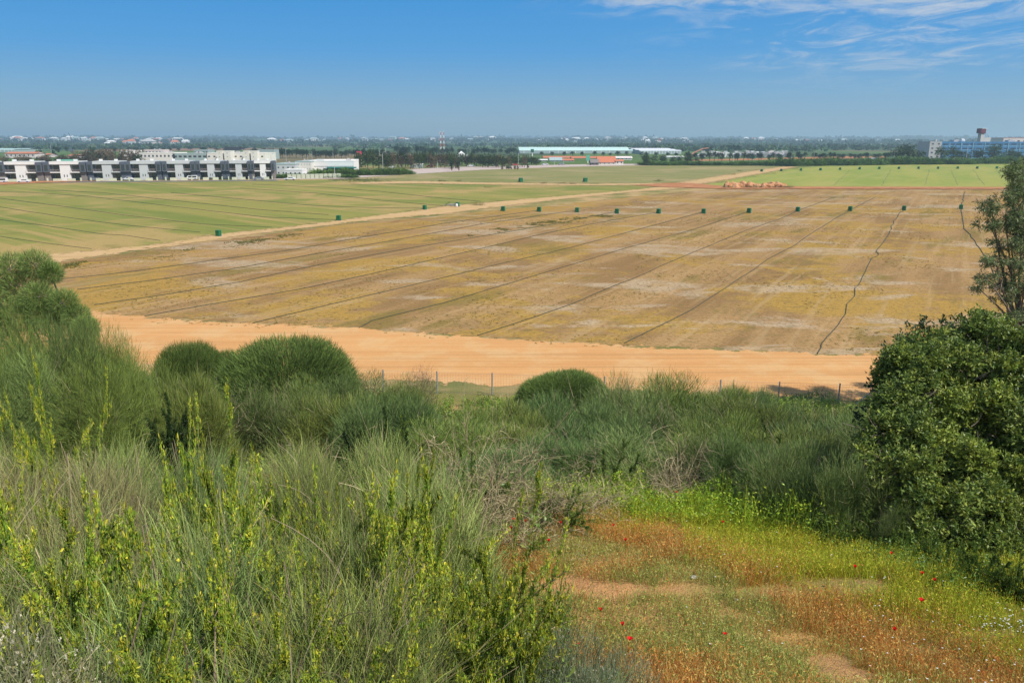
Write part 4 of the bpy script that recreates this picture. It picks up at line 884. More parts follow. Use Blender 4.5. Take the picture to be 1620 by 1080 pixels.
# green weed strip in the bare field and along its track
A = Acc(); k = 1300; t = rng.random(k); xs = 740 + t * 230; ys = np.interp(xs, [740, 870, 970], [372, 352, 340]) + rng.normal(size=k) * 2.2 
P = np.array([gp(a_, b_) for a_, b_ in zip(xs, ys)]); k2 = 1100; xs = rng.uniform(100, 480, k2); ys = np.interp(xs, [100, 260, 480], [421, 404, 368]) + rng.normal(size=k2) * 2.0; P = np.concatenate([P, np.array([gp(a_, b_) for a_, b_ in zip(xs, ys)])])
P = P[(fbm(P[:, 0], P[:, 1], 4, 3, 7) > .5)]; j = np.repeat(np.arange(len(P)), 8)
A.leaves(P[j] + rng.normal(size=(len(j), 3)) * np.array([.15, .15, 0]), unit(len(j)) * np.array([1, 1, .3]) + np.array([0, 0, .6]), rng.uniform(.08, .2, len(j)), .08, pick([(.14, .17, .03), (.2, .2, .04), (.28, .26, .08)], len(j)))
tag(A.obj('verge_weeds', FM_GRASS), 'green weed strips beside the pale track and across the bare field', 'weeds', kind='stuff')
# ================================================================== HOUSES
WH = plain('white_render', (.80, .78, .74), .8, .2, .07, .6); GY = plain('light_grey_render', (.55, .57, .56), .8, .2, .07, .6); DK = plain('slate_cladding', (.10, .115, .14), .6, .35, .2, .8)
STN = plain('rough_stone_cladding', (.24, .21, .19), .9, .1, .3, 2); GLS = plain('window_glass', (.035, .05, .055), .08, .8, .2); RAIL = plain('balcony_rail', (.42, .34, .32), .5, .4); INN = plain('recess_wall', (.32, .34, .32), .9, .1, .15); FENW = plain('garden_wall_render', (.62, .64, .48), .9, .1, .15); ROOFM = plain('roof_gravel', (.5, .5, .48), .9, .1)
def duplex(white, rooftop):
    """two mirrored homes round one tall white pillar wall; x across, front faces -y"""
    r = empty('duplex_house'); Wm_ = WH if white else GY; W_ = 7.6; H_ = 6.7
    def part(nm, m, *bs, parent=None):
        A = Acc(); [A.box(*b) for b in bs]; return A.obj(nm, m, parent or r)
    part('wall', Wm_, (-1.85, 1.85, 0, 10, 0, H_ - .02))                     # pillar wall
    part('rear_wall', INN, (-W_ + .02, -1.86, 2.0, 10, 0, 6.2), (1.86, W_ - .02, 2.0, 10, 0, 6.2))
    part('roof', Wm_, (-5.35, 5.35, -.25, 10.1, 5.75, H_ + .02)); part('roof_cap', ROOFM, (-5.2, 5.2, 0, 9.9, H_ + .03, H_ + .1))
    for s in (-1, 1):
        o_ = lambda a_, b_: (min(s * a_, s * b_), max(s * a_, s * b_))
        bx0, bx1 = o_(5.36, W_ - .01); part('upper_box', DK, (bx0, bx1, -.6, 8, 3.1, H_ - .15)); part('lower_wall', STN if white else DK, (bx0, bx1, .2, 8, 0, 3.09))
        w_ = part('window', GLS, (*o_(5.9, 7.1), -.63, -.59, 3.5, 5.6))
        b0, b1 = o_(1.87, 5.34); bal = part('balcony', Wm_, (b0, b1, -.45, 1.99, 2.85, 3.15))
        part('rail', RAIL, (b0 + .1, b1 - .1, -.4, -.36, 3.95, 4.03), (b0 + .1, b1 - .1, -.4, -.37, 3.55, 3.6), *[(b0 + .1 + i * (b1 - b0 - .24) / 7, b0 + .14 + i * (b1 - b0 - .24) / 7, -.4, -.36, 3.15, 3.95) for i in range(8)], parent=bal)
        part('sliding_door', GLS, (*o_(2.3, 4.6), 1.93, 1.99, 3.2, 5.4)); part('ground_window', GLS, (*o_(2.6, 4.4), 1.93, 1.99, .7, 2.5)); part('entrance_door', DK, (*o_(4.6, 5.3), 1.9, 1.99, .02, 2.3))
        part('small_window', GLS, (*o_(.35, .65), -.03, .01, 1.4, 2.2)); part('garden_wall', FENW, (*o_(1.0, 4.0), -2.2, -2.0, 0, .95), (*o_(5.6, 6.2), -2.2, -2.0, 0, 1.2))
        tk = part('water_tank', WH, (*o_(2.4, 3.6), 3, 4, H_ + .1, H_ + .75))
    if rooftop: part('rooftop_cover', plain('green_sheet', (.15, .42, .3), .6), (-2.9, 2.6, 5, 8, H_ + .1, H_ + .6))
    return r
b0 = gp(0, 287.5); b1 = gp(432, 283.5); hd = b1 - b0; hl = np.linalg.norm(hd); hrz = math.atan2(hd[1], hd[0])
Hw = duplex(True, False); Hg = duplex(False, False); Hr = duplex(True, True); PH = {0: Proto(Hw), 1: Proto(Hr), 2: Proto(Hg)}
cx_ = [35, 105, 171, 229, 285, 335, 379, 417]; kinds = [0, 1, 2, 2, 2, 2, 2, 0]
cp_ = [ (at(x, 285, 1)[0]) for x in cx_ ]
pos_ = []
for x in cx_:
    a_ = (x - 810) / FP; d_ = ray(x, 285); # intersect the row line
    M = np.array([[d_[0], -hd[0]], [d_[1], -hd[1]]]); t = np.linalg.solve(M, b0[:2]); pos_.append(np.array([d_[0], d_[1]]) * t[0])
pos_ = [pos_[0] - (pos_[1] - pos_[0]) * 2, pos_[0] - (pos_[1] - pos_[0])] + pos_; kinds = [0, 0] + kinds
hlabels = [None, None, 'white two storey duplex at the left edge of the row', 'white two storey duplex with a green roof cover, second of the row', 'light grey duplex, first grey one from the left', 'light grey duplex, second grey one from the left', 'light grey duplex, third grey one from the left', 'light grey duplex, fourth grey one from the left', 'light grey duplex, last grey one next to the white end house', 'white two storey duplex closing the right end of the row']
for i, q in enumerate(pos_):
    if i == 0: continue
    gap = np.linalg.norm(pos_[min(i + 1, 9)] - pos_[i]) if i < 9 else np.linalg.norm(pos_[9] - pos_[8])
    if i > 1 and i < 9: gap = (gap + np.linalg.norm(pos_[i] - pos_[i - 1])) / 2
    PH[kinds[i]].put((q[0], q[1] + (i % 2) * .05, 0), hrz, (gap / 15.3, 1, 1.0), hlabels[i] or 'white two storey duplex just past the left edge of the row', 'terrace of two storey duplex houses', 'house')
# ---- cars
def car(name, col, van=False):
    r = empty(name); pm = plain(name + '_paint', col, .25, .6, .05)
    if van: prof = [(-2.1, .35), (-2.12, 1.0), (-1.75, 1.15), (-1.35, 1.85), (2.0, 1.9), (2.1, 1.2), (2.1, .35)]
    else: prof = [(-2.1, .35), (-2.13, .72), (-1.1, .88), (-.5, 1.38), (.8, 1.42), (1.55, .98), (2.05, .9), (2.1, .35)]
    bm = bmesh.new(); k = len(prof); f = [bm.verts.new((x, -.82, z)) for x, z in prof]; b = [bm.verts.new((x, .82, z)) for x, z in prof]
    bm.faces.new(f[::-1]); bm.faces.new(b); [bm.faces.new((f[i], f[(i + 1) % k], b[(i + 1) % k], b[i])) for i in range(k)]
    bmesh.ops.recalc_face_normals(bm, faces=bm.faces); bmesh.ops.bevel(bm, geom=list(bm.edges), offset=.07, segments=2, affect='EDGES')
    me = bpy.data.meshes.new('body'); bm.to_mesh(me); bm.free(); linkobj('body', me, pm, r)
    A = Acc(); zt = 1.7 if van else 1.3; x0, x1 = (-1.2, 1.8) if van else (-.55, 1.1)
    A.box(x0, x1, -.835, .835, .95, zt); A.obj('side_window', GLS, r)
    for x in (-1.35, 1.3):
        for y in (-.8, .8):
            A = Acc(); A.tube(np.array([[x, y - .11, .33], [x, y - .109, .33], [x, y + .109, .33], [x, y + .11, .33]]), np.array([.02, .33, .33, .02]), (1, 1, 1), 12); A.obj('wheel', DK, r)
    return Proto(r)
CW = car('car', (.8, .8, .8)); CD = car('car', (.25, .28, .32)); CV = car('van', (.82, .82, .82), True); CR = car('car', (.45, .08, .06))
carr = [(CV, 2, 288.5, 'white van parked at the left edge before the first house'), (CW, 38, 288.5, 'white car parked before the pillar of the first house'), (CW, 101, 285.5, 'white car parked before the second house'), (CW, 203, 285, 'white car parked before the first grey duplex'), (CV, 304, 284, 'white van parked before the third grey duplex'), (CD, 409, 284, 'grey car parked before the right end of the row'), (CW, 459, 284.5, 'silver car parked right of the row of houses'), (CD, 152, 285.5, 'dark car parked between second house and first grey duplex'), (CV, 3, 288.8, None)]
for p_, x, y, lb in carr[:-1]: q = gp(x, y + .6); p_.put((q[0], q[1], 0), hrz + rng.uniform(-.1, .1), (.95, .95, .85), lb, 'cars parked before the duplex houses', 'van' if p_ is CV else 'car')
for i, x in enumerate([620, 655, 680, 745, 783, 815, 1012 - 150, 888]):
    q = gp(x, 266 - (x - 620) * .018); [CW, CD, CR][i % 3].put((q[0], q[1], 0), .1, None, 'small car on the light paved lot beyond the olive field', 'cars on the light paved lot beyond the olive field', 'car')
for i, x in enumerate([1379, 1384, 1390, 1415, 1421, 1425, 1524, 1530, 1568, 1574, 1513, 1604]):
    q = gp(x, 253.5); [CW, CW, CD][i % 3].put((q[0], q[1] + 3, 0), .1, (1.2, 1.2, 1.2), 'small car parked between the trees near the blue building', 'cars parked near the blue building', 'car')
flush([CW, CD, CV, CR])
# ================================================================== FAR TREES
def far_tree(name, seed, H=8, W=6, n=900, cols=((.06, .09, .03), (.09, .12, .04), (.045, .07, .025)), leaf=.55, trunk=.25, conic=False, trunkh=.22):
    root = empty(name); A = Acc(); r_ = np.random.default_rng(seed); lum = []
    for k in range(9):
        zz_ = r_.uniform(trunkh + .1, .88); rr = (1 - zz_) * W * .5 if conic else W * .34 * math.sin(math.pi * min(.95, zz_ * .8 + .15)) * 1.1
        th = r_.uniform(0, 6.28); q_ = rr * r_.uniform(.2, .9); lum.append((np.array([math.cos(th) * q_, math.sin(th) * q_, zz_ * H]), np.array([1, 1, .8]) * W * (.14 if conic else r_.uniform(.17, .27))))
    lump_leaves(A, lum, n // 4, leaf, cols, .6, .6, 4, leaf * 1.2, .2, amt=.3)
    A.obj('crown', FM_FAR, root)
    B = Acc(); B.tube(np.array([[0, 0, -.2], [.1, 0, H * .25], [0, .1, H * .6]]), np.array([trunk, trunk * .8, trunk * .3]), (.14, .11, .09), 5)
    for c, r in lum[:5]: B.tube(np.array([[.05, 0, H * .22], c * .6 + np.array([0, 0, H * .1]), c]), np.array([trunk * .5, trunk * .3, trunk * .12]), (.14, .11, .09), 4)
    B.obj('trunk', BARK, root); return Proto(root)
gr = [far_tree('tree', s) for s in (1, 2, 3)]
dkc = [far_tree('tree', s, cols=((.035, .06, .03), (.05, .075, .03), (.03, .05, .025))) for s in (4, 5)]
brn = [far_tree('bare_crowned_tree', s, cols=((.15, .115, .07), (.12, .10, .05), (.17, .12, .08)), n=650) for s in (6, 7)]
cyp = [far_tree('cypress_tree', s, H=9, W=2.6, n=500, cols=((.03, .055, .025), (.04, .07, .03)), leaf=.4, conic=True, trunkh=.05) for s in (8,)]
def ftree(pr, x, yb, yt, wpx, label, group=None, i=0, cat='tree', nomW=6, nomH=8):
    q = gp(x, yb); D = q[1]; k = D / FP * 1.03; pr[i % len(pr)].put((q[0], q[1], 0), rng.uniform(0, 6.28), (wpx * k / nomW, wpx * k / nomW, (yb - yt) * k / nomH), label, group, cat)
def row(pr, x0, x1, n, yb, yt, w, label, jb=1.2, jt=1.5, **kw):
    for i in range(n):
        x = x0 + (x1 - x0) * (i + rng.random()) / n; f = (x - x0) / (x1 - x0); b_ = np.interp(f, [0, 1], yb) + rng.uniform(-jb, jb); t_ = np.interp(f, [0, 1], yt) + rng.uniform(-jt, jt * .6)
        ftree(pr, x, b_, t_, rng.uniform(*w), label, label.replace('tree', 'trees', 1), rng.integers(9), **kw)
row(brn, 122, 222, 14, (262, 262), (241, 241), (14, 24), 'brownish tree in the clump behind the duplex houses', 1, 3)
row(gr, 60, 222, 9, (262, 262), (248, 244), (12, 20), 'green tree in the clump behind the duplex houses', 1, 2)
row(brn, -60, 122, 16, (263, 263), (249, 249), (12, 20), 'low brownish tree behind the leftmost duplex houses', 1, 2)
row(gr, 560, 850, 40, (267, 262), (243, 248), (12, 22), 'green tree in the broad belt beyond the olive field', 3, 4)
row(brn, 610, 850, 26, (266, 262), (246, 250), (10, 18), 'brown crowned tree in the broad belt beyond the olive field', 3, 3)
row(dkc, 400, 620, 34, (250, 250), (237, 239), (9, 15), 'dark tree in the long row behind the white factory', 1.5, 2)
row(dkc, 620, 820, 24, (246, 244), (234, 237), (8, 14), 'dark tree far beyond the broad belt', 1, 2)
row(cyp, 440, 800, 16, (248, 243), (234, 233), (3, 6), 'slim dark cypress tree among the far rows', 1, 2, cat='cypress', nomW=2.6, nomH=9)
row(gr, 1010, 1110, 10, (258, 258), (247, 249), (9, 15), 'green tree right of the red roofed shed', 1, 2)
row(dkc, 1080, 1250, 22, (255, 254), (243, 244), (7, 12), 'small dark tree behind the lot of pale blocks', 1, 2)
row(dkc, 1240, 1420, 22, (252, 252), (243, 243), (7, 13), 'dark tree along the reddish strip left of the blue building', 1.5, 2)
for x, yb, yt, wd, lb in [(1438, 256, 229, 34, 'big round tree left of the blue building, right of the pair'), (1422, 256, 234, 26, 'round tree left of the blue building, left of the pair'), (1457, 256, 240, 18, 'small tree at the foot of the grey stair block'), (1489, 254, 232, 22, 'tree in front of the grey and blue building corner'), (1507, 254, 232, 20, 'narrow tree before the left half of the blue building'), (1520, 254, 240, 22, 'low tree before the middle of the blue building'), (1545, 254, 238, 26, 'broad low tree before the blue building'), (1571, 254, 230, 30, 'tallest tree before the blue building under its tower sign'), (1596, 254, 238, 22, 'low tree before the right end of the blue building'), (1612, 255, 240, 22, 'low tree at the right end beside the open tree'), (970 + 52, 262, 246, 12, 'small tree beside the red roofed shed')]:
    ftree(gr, x, yb, yt, wd, lb, i=int(x))
row(gr, 1630, 1800, 10, (255, 255), (234, 238), (18, 28), 'tree beyond the right edge beside the blue building')
for x, yb, yt, wd, lb in [(715, 270, 250, 8, 'lone slim dark tree on the light paved lot, left one'), (726, 270, 247, 9, 'lone slim dark tree on the light paved lot, right one'), (834, 267, 256, 6, 'small dark cypress at the end of the paved lot')]:
    ftree(cyp, x, yb, yt, wd, lb, cat='cypress', nomW=2.6, nomH=9)
row(gr, 793, 820, 6, (269, 269), (263, 263), (4, 6), 'small clipped dark tree on the paved lot', .3, .5)
row(dkc, 0, 420, 30, (240, 240), (234, 234), (6, 11), 'small far tree on the blue green plain behind the town', 3, 1.5)
row(dkc, 850, 1100, 16, (247, 249), (240, 242), (5, 9), 'small tree in front of the long greenhouse', 1, 1.5)
# hedge belts
hs = [fine_broom('hedge_bush', s, n=1500, Rr=2, H=2.2, cols=((.10, .17, .03), (.13, .21, .04), (.08, .14, .03)), w=.09, LL=(.5, 1.1), twigs=0) for s in (71, 72)]
def hedge(x0, x1, n, yb, h, wd, label):
    for i in range(n):
        x = x0 + (x1 - x0) * (i + .5 * rng.random()) / n; y = np.interp((x - x0) / (x1 - x0), [0, 1], yb); q = gp(x, y + rng.uniform(-.4, .3)); s = wd * rng.uniform(.8, 1.25) / 2
        hs[i % 2].put((q[0], q[1], -.05), rng.uniform(0, 6), (s, s, h * rng.uniform(.7, 1.2) / 2.2), label, label.replace('bush', 'bushes', 1), 'bush')
hedge(1225, 1800, 70, (262.5, 257), 3.6, 6.5, 'green hedge bush bordering the far side of the bright green field')
hedge(1020, 1240, 26, (261.5, 262), 2.0, 6.5, 'low green hedge bush beyond the olive field')
hedge(430, 560, 18, (282, 281), 1.3, 4, 'low green bush before the long white wall')
hedge(500, 650, 18, (278, 276), 2.4, 5, 'green bush behind the long white wall')
hedge(110, 430, 40, (285.5, 283), 1.0, 3.0, 'low garden bush before the duplex houses')
for p_ in hs: pass
# ================================================================== FAR BUILDINGS
GLD = plain('dark_opening', (.05, .055, .065), .3, .5); CRM = plain('cream_render', (.78, .74, .66), .85, .2, .08, .4); GRR = plain('grey_green_sheet', (.36, .44, .42), .6, .3, .1, .3); TER = plain('terracotta_tiles', (.55, .19, .10), .85, .1, .2, 2)
BLU1 = plain('blue_panels', (.07, .22, .42), .5, .4, .15, .3); BLU2 = plain('light_blue_band', (.20, .38, .52), .6, .3, .1, .3); TEAL = plain('teal_awning', (.03, .20, .16), .6, .3); TRN = plain('tower_concrete', (.50, .48, .46), .85, .2, .12, .5)
SHD = plain('pale_green_roof_sheet', (.60, .78, .68), .5, .4, .12, .15); PKW = plain('pinkish_white_render', (.75, .64, .60), .85, .2, .1, .3); REDS = plain('red_sign_face', (.62, .05, .10), .5, .3)
def bld(name, label, cat, x0, x1, yb, yt, depth, wall, roof=None, rows=1, cols=6, winh=.35, winw=.5, rz=0, parapet=.5, plant=2, group=None, gable=0, z0w=.45, extra=None, bandc=None):
    """a building spanning photo columns x0..x1 with base at yb and top at yt"""
    q = gp((x0 + x1) / 2, yb); D = q[1] / cp * 1.0; k = math.hypot(q[1] * 1.0, EYE) / FP * (1.0 / math.cos(math.atan(abs(540 - yb) / FP) - 0) if False else 1.0)
    pA, pB = gp(x0, yb), gp(x1, yb); W = abs(pB[0] - pA[0]); T = at((x0 + x1) / 2, yt, q[1]); H = T[2]
    r = empty(name, (q[0], q[1], 0), rz, label, cat, group); hw = W / 2
    body = H - (gable if gable else 0)
    A = Acc(); A.box(-hw, hw, 0, depth, -.1, body); A.obj('wall', wall, r)
    if gable:
        A = Acc(); o = .4; V = np.array([[-hw - o, -o, body], [hw + o, -o, body], [hw + o, depth + o, body], [-hw - o, depth + o, body], [-hw - o, depth / 2, H], [hw + o, depth / 2, H]], float)
        A.add(V, np.array([[0, 1, 5, 4], [2, 3, 4, 5], [0, 4, 4, 3], [1, 2, 5, 5], [0, 3, 2, 1]])[[0, 1, 4]], np.array([[1, 1, 1.]]))
        V2 = np.array([[-hw, 0, body], [-hw, depth, body], [-hw, depth / 2, H - .1], [-hw, depth / 2, H - .11], [hw, 0, body], [hw, depth, body], [hw, depth / 2, H - .1], [hw, depth / 2, H - .11]], float)
        A.obj('roof', roof or TER, r); A = Acc(); A.add(V2, np.array([[0, 2, 3, 1], [4, 5, 7, 6]]), np.array([[1, 1, 1.]])); A.obj('gable', wall, r)
    else:
        A = Acc(); p_ = .3; A.box(-hw - .05, hw + .05, -.05, p_, body, body + parapet); A.box(-hw - .05, hw + .05, depth - p_, depth + .05, body, body + parapet); A.box(-hw - .05, -hw + p_, p_ + .01, depth - p_ - .01, body, body + parapet); A.box(hw - p_, hw + .05, p_ + .01, depth - p_ - .01, body, body + parapet); A.obj('parapet', roof or wall, r)
        for j in range(plant):
            A = Acc(); x = rng.uniform(-hw * .8, hw * .8); s = min(W * .06, 2.5); A.box(x - s, x + s, depth * .3, depth * .3 + 2 * s, body, body + max(.8, H * .14)); A.box(x - s * .5, x + s * .4, depth * .3 + .2, depth * .3 + s, body + max(.8, H * .14) + .01, body + max(.8, H * .14) + .5); A.obj('roof_plant', TRN, r)
    st = body / rows
    for i in range(rows):
        zc = i * st + st * z0w
        if bandc is not None: A = Acc(); A.box(-hw + .1, hw - .1, -.06, -.01, zc - st * .16 - st * .2, zc - st * .2); A.obj('band', bandc, r)
        for c in range(cols):
            xw = W / cols; x = -hw + xw * (c + .5); A = Acc(); A.box(x - xw * winw / 2, x + xw * winw / 2, -.08, -.02, zc, zc + st * winh); A.obj('window', GLD, r)
    return r, W, body, H
# large pale block with towers behind the terrace
bld('public_building', 'long cream flat roofed building with paired towers behind the duplex houses', 'building', 328, 420, 262, 243.5, 22, CRM, None, 2, 11, .22, .35, plant=1)
for x0, x1, lb in [(344, 353, 'first'), (356, 366, 'second'), (386, 395, 'third'), (398, 406, 'fourth')]:
    bld('stair_tower', 'cream square tower on the long cream building, %s from the left' % lb, 'tower', x0, x1, 262.5, 239.5, 7, CRM, None, 4, 1, .1, .15, plant=0, parapet=.3)
bld('school_building', 'low grey flat roofed building left of the cream towers', 'building', 275, 329, 262, 244, 20, GRR, None, 2, 7, .3, .6, plant=2)
bld('white_building', 'white flat roofed building rising behind the grey duplexes at left', 'building', 222, 278, 262, 243, 18, CRM, None, 2, 9, .3, .4, plant=2)
bld('white_building', 'small white rooftop block with water tanks above the brown trees', 'building', 230, 257, 250, 238, 15, PKW, None, 2, 5, .3, .5, plant=2)
bld('apartment_building', 'small white block peeking over the brown tree clump', 'building', 191, 212, 252, 239, 15, CRM, None, 2, 4, .3, .5, plant=1)
bld('apartment_building', 'pale green grey block right behind the grey school roof', 'building', 308, 330, 252, 238, 14, GRR, None, 2, 5, .3, .6, plant=0)
bld('warehouse', 'grey green warehouse behind the right end of the cream building', 'warehouse', 410, 434, 252, 238, 14, GRR, None, 1, 4, .3, .3, plant=0)
r, W, b_, H = bld('factory_building', 'long low white factory with a teal awning at the right end', 'factory', 492, 560, 276, 256, 26, WH, None, 2, 22, .12, .45, rz=R(6), plant=1, z0w=.2)
A = Acc(); A.box(-W * .1, W * .56, -4, -.12, 2.6, 3.1); A.obj('awning', TEAL, r); A = Acc(); A.box(-W * .2, W * .48, -.2, -.1, .1, 2.5); A.obj('shop_front', GLS, r)
bld('factory_building', 'grey roofed middle section left of the long white factory', 'factory', 468, 493, 277, 257, 24, CRM, GRR, 3, 6, .16, .2, plant=1)
bld('factory_building', 'low pale workshop between the duplex houses and the white factory', 'factory', 430, 468, 278, 261, 22, GY, GRR, 2, 5, .2, .3, plant=1)
bld('shop_building', 'small white shop behind the long wall left of the factory', 'shop', 450, 478, 281, 270, 8, WH, None, 1, 4, .3, .3, plant=0)
A = Acc(); q0, q1 = gp(455, 283.5), gp(540, 281.5)
for k in range(12):
    a0 = q0 + (q1 - q0) * (k / 12); a1 = q0 + (q1 - q0) * ((k + .97) / 12); A.tube(np.array([a0 + [0, 0, .95], a1 + [0, 0, .95]]), .01, (1, 1, 1), 3)
    A.box(a0[0], a1[0], min(a0[1], a1[1]), min(a0[1], a1[1]) + .3, 0, 1.7)
tag(A.obj('boundary_wall', FENW), 'long pale yellowish boundary wall in front of the factory', 'wall')
# tents and small white buildings in the tree belt
for x0, x1, yb, yt, lb in [(724, 735, 251, 239, 'white pointed marquee above the tree belt'), (736, 742, 250, 245, 'small white shed right of the pointed marquee')]:
    q = gp((x0 + x1) / 2, yb); W = abs(gp(x1, yb)[0] - gp(x0, yb)[0]) / 2; H = at(x0, yt, q[1])[2]; r = empty('marquee', tuple(q), 0, lb, 'marquee'); A = Acc(); A.box(-W, W, 0, 2 * W, 0, H * .5); A.obj('wall', WH, r)
    A = Acc(); V = np.array([[-W * 1.1, -.3, H * .5], [W * 1.1, -.3, H * .5], [W * 1.1, 2.2 * W, H * .5], [-W * 1.1, 2.2 * W, H * .5], [-.1, W - .1, H], [.1, W - .1, H], [.1, W + .1, H], [-.1, W + .1, H]], float)
    A.add(V, np.array([[0, 1, 5, 4], [1, 2, 6, 5], [2, 3, 7, 6], [3, 0, 4, 7], [4, 5, 6, 7]]), np.array([[1, 1, 1.]])); A.obj('roof', WH, r)
bld('white_building', 'long low white building amid the broad tree belt', 'building', 731, 753, 255, 249, 10, WH, None, 1, 5, .25, .4, plant=0)
bld('truck_shed', 'blue grey trailer shed at the left end of the light paved lot', 'shed', 655, 668, 266, 260.5, 5, GRR, WH, 1, 3, .3, .3, plant=0)
bld('shed', 'small white kiosk among the brown trees of the broad belt', 'shed', 709, 717, 262, 257, 4, WH, None, 1, 2, .3, .4, plant=0)
# long greenhouse with ridges
def greenhouse(label, x0, x1, yb, yt, mat_, spans, depth, wallh):
    q = gp((x0 + x1) / 2, yb); W = abs(gp(x1, yb)[0] - gp(x0, yb)[0]) / 2; H = at(x0, yt, q[1] + depth * .7)[2]; r = empty('greenhouse', tuple(q), 0, label, 'greenhouse')
    A = Acc(); A.box(-W, W, 0, depth, 0, wallh); A.obj('wall', GRR, r)
    for k in range(spans):
        y0, y1 = depth * k / spans, depth * (k + 1) / spans; hb = wallh + (H - wallh) * k / spans * .75; A = Acc(); pts = []
        for t in np.linspace(0, 1, 7): pts.append((y0 + (y1 - y0 - .05) * t, hb + (H - wallh) * .3 * math.sin(math.pi * t) + .02 * k + .02))
        V = np.array([[s, y, z] for y, z in pts for s in (-W - .5, W + .5)], float); Q = np.array([[2 * i, 2 * i + 1, 2 * i + 3, 2 * i + 2] for i in range(6)]); A.add(V, Q, np.array([[1, 1, 1.]])); A.obj('roof_span', mat_, r)
        A = Acc(); A.box(-W - .3, W + .3, y0 + .1, y0 + .3, wallh + .005 if k == 0 else wallh + .01, hb); 
        if hb > wallh + .05: A.obj('clerestory', GRR, r)
    for i in range(14):
        A = Acc(); x = -W + 2 * W * (i + .5) / 14; A.box(x - .3, x + .3, -.12, -.02, .1, wallh - .2); A.obj('post', WH, r)
greenhouse('very long pale green roofed greenhouse in the middle distance', 822, 1012, 243, 232.5, SHD, 4, 120, 3.2)
greenhouse('white roofed greenhouse joining the right end of the pale green one', 1013, 1078, 244, 234, plain('white_roof_sheet', (.80, .80, .82), .5), 3, 90, 3.4)
greenhouse('pale green roofed shed at the far left above the trees', -60, 22, 241, 234, SHD, 2, 60, 3)
# low sheds in front of greenhouse
for x0, x1, yb, yt, gb, w_, rf, lb in [(870, 889, 256, 249, 2, GY, GRR, 'grey gabled shed below the greenhouse, left of the palm like tree'), (890, 908, 256, 251.5, 1, WH, None, 'white low shed below the greenhouse, right of the grey gabled one'), (852, 866, 255.5, 252, .6, WH, WH, 'very low white shed below the greenhouse, the leftmost'), (975, 1000, 253, 247.5, 1.2, CRM, PKW, 'pale low shed behind the red roofed building'), (1052, 1066, 250, 247, .6, WH, WH, 'white tarpaulin shed right of the red roofed building'), (1068, 1082, 250, 247, .6, WH, WH, 'white tarpaulin shed next to the crane'), (1104, 1112, 248, 245, .5, WH, WH, 'tiny white shed right of the crane')]:
    bld('shed', lb, 'shed', x0, x1, yb, yt, 10, w_, rf, 1, 4, .35, .3, gable=gb, plant=0)
bld('gabled_building', 'beige building with a bright orange red gable roof beyond the olive field', 'building', 946, 974, 261, 247.5, 12, CRM, TER, 1, 4, .3, .25, gable=3.4, plant=0)
bld('annex', 'small cream annex at the right end of the red roofed building', 'building', 974, 986, 261, 252.5, 7, CRM, TER, 1, 2, .4, .3, gable=.9, plant=0)
bld('gabled_building', 'stone shed with grey roof at the left end of the red roofed building', 'building', 935, 947, 261.5, 252, 9, STN, STN, 1, 2, .4, .3, gable=2, plant=0)
# long reddish roofs
for x0, x1, yb, yt, lb in [(905, 960, 251, 247.6, 'long low terracotta roofed hall behind the red roofed building'), (860, 905, 250, 247.2, 'long low terracotta roofed hall left of the green sign'), (8, 56, 250, 240.5, 'long terracotta roofed hall at the far left'), (52, 75, 249, 243, 'pinkish low building right of the terracotta hall at far left'), (106, 122, 250, 244.5, 'pinkish small building left of the brown tree clump')]:
    bld('hall', lb, 'building', x0, x1, yb, yt, 16, PKW, TER, 1, 7, .3, .3, gable=1.3 if 'terracotta' in lb else 1, plant=0)
# blue building
r, W, b_, H = bld('blue_office_building', 'long blue banded office building at the right', 'office building', 1487, 1660, 252, 225.5, 25, BLU1, BLU1, 4, 16, .26, .78, plant=3, bandc=BLU2)
for x in np.linspace(-W / 2 + 6, W / 2 - 6, 9): A = Acc(); A.box(x - .35, x + .35, -.3, -.09, 0, b_); A.obj('pilaster', BLU2, r)
bld('stair_block', 'light grey stair block with square windows at the left end of the blue building', 'building', 1468, 1487, 252.5, 225, 18, TRN, None, 4, 2, .3, .3, plant=1)
bld('rooftop_block', 'long pale pink rooftop hall behind the blue building', 'building', 1584, 1680, 246, 219, 20, PKW, TER, 3, 10, .2, .4, plant=0)
q = gp(1556, 250); zt = lambda y: at(1556, y, q[1])[2]; r = empty('sign_tower', (q[0], q[1] + 8, 0), .35, 'concrete tower with a dark red sign box rising over the blue building', 'tower')
A = Acc(); A.box(-1.8, 1.8, -1.5, 1.5, 0, zt(211)); A.obj('shaft', TRN, r); A = Acc(); A.box(-3.0, 2.2, -2.2, 2.2, zt(211) + .01, zt(203.5)); A.obj('sign_box', plain('dark_red_sign', (.16, .035, .05), .5), r); A = Acc(); A.box(-2.6, 3.0, -2.5, 2.5, zt(203.5) + .01, zt(202.8)); A.obj('sign_cap', WH, r)
A = Acc(); A.box(1.81, 9.5, -1.4, 3, 0, zt(217.5)); A.obj('rooftop_room', TRN, r)
for k in range(4): A = Acc(); A.tube(np.array([[3 + k * 1.7, 0, zt(217.5)], [3 + k * 1.7 + .4, 0, zt(209 + k * 1.6)]]), .12, (1, 1, 1), 5); A.obj('antenna', STEELD, r)
for x, lb in [(1523, 'white satellite dome on the blue building roof')]:
    q = at(x, 223, gp(x, 252)[1] + 6); st = stone('radome', (q[0], q[1], q[2] - .1), (1.5, 1.5, 1.8), WH, lb, 'dome', seed=1)
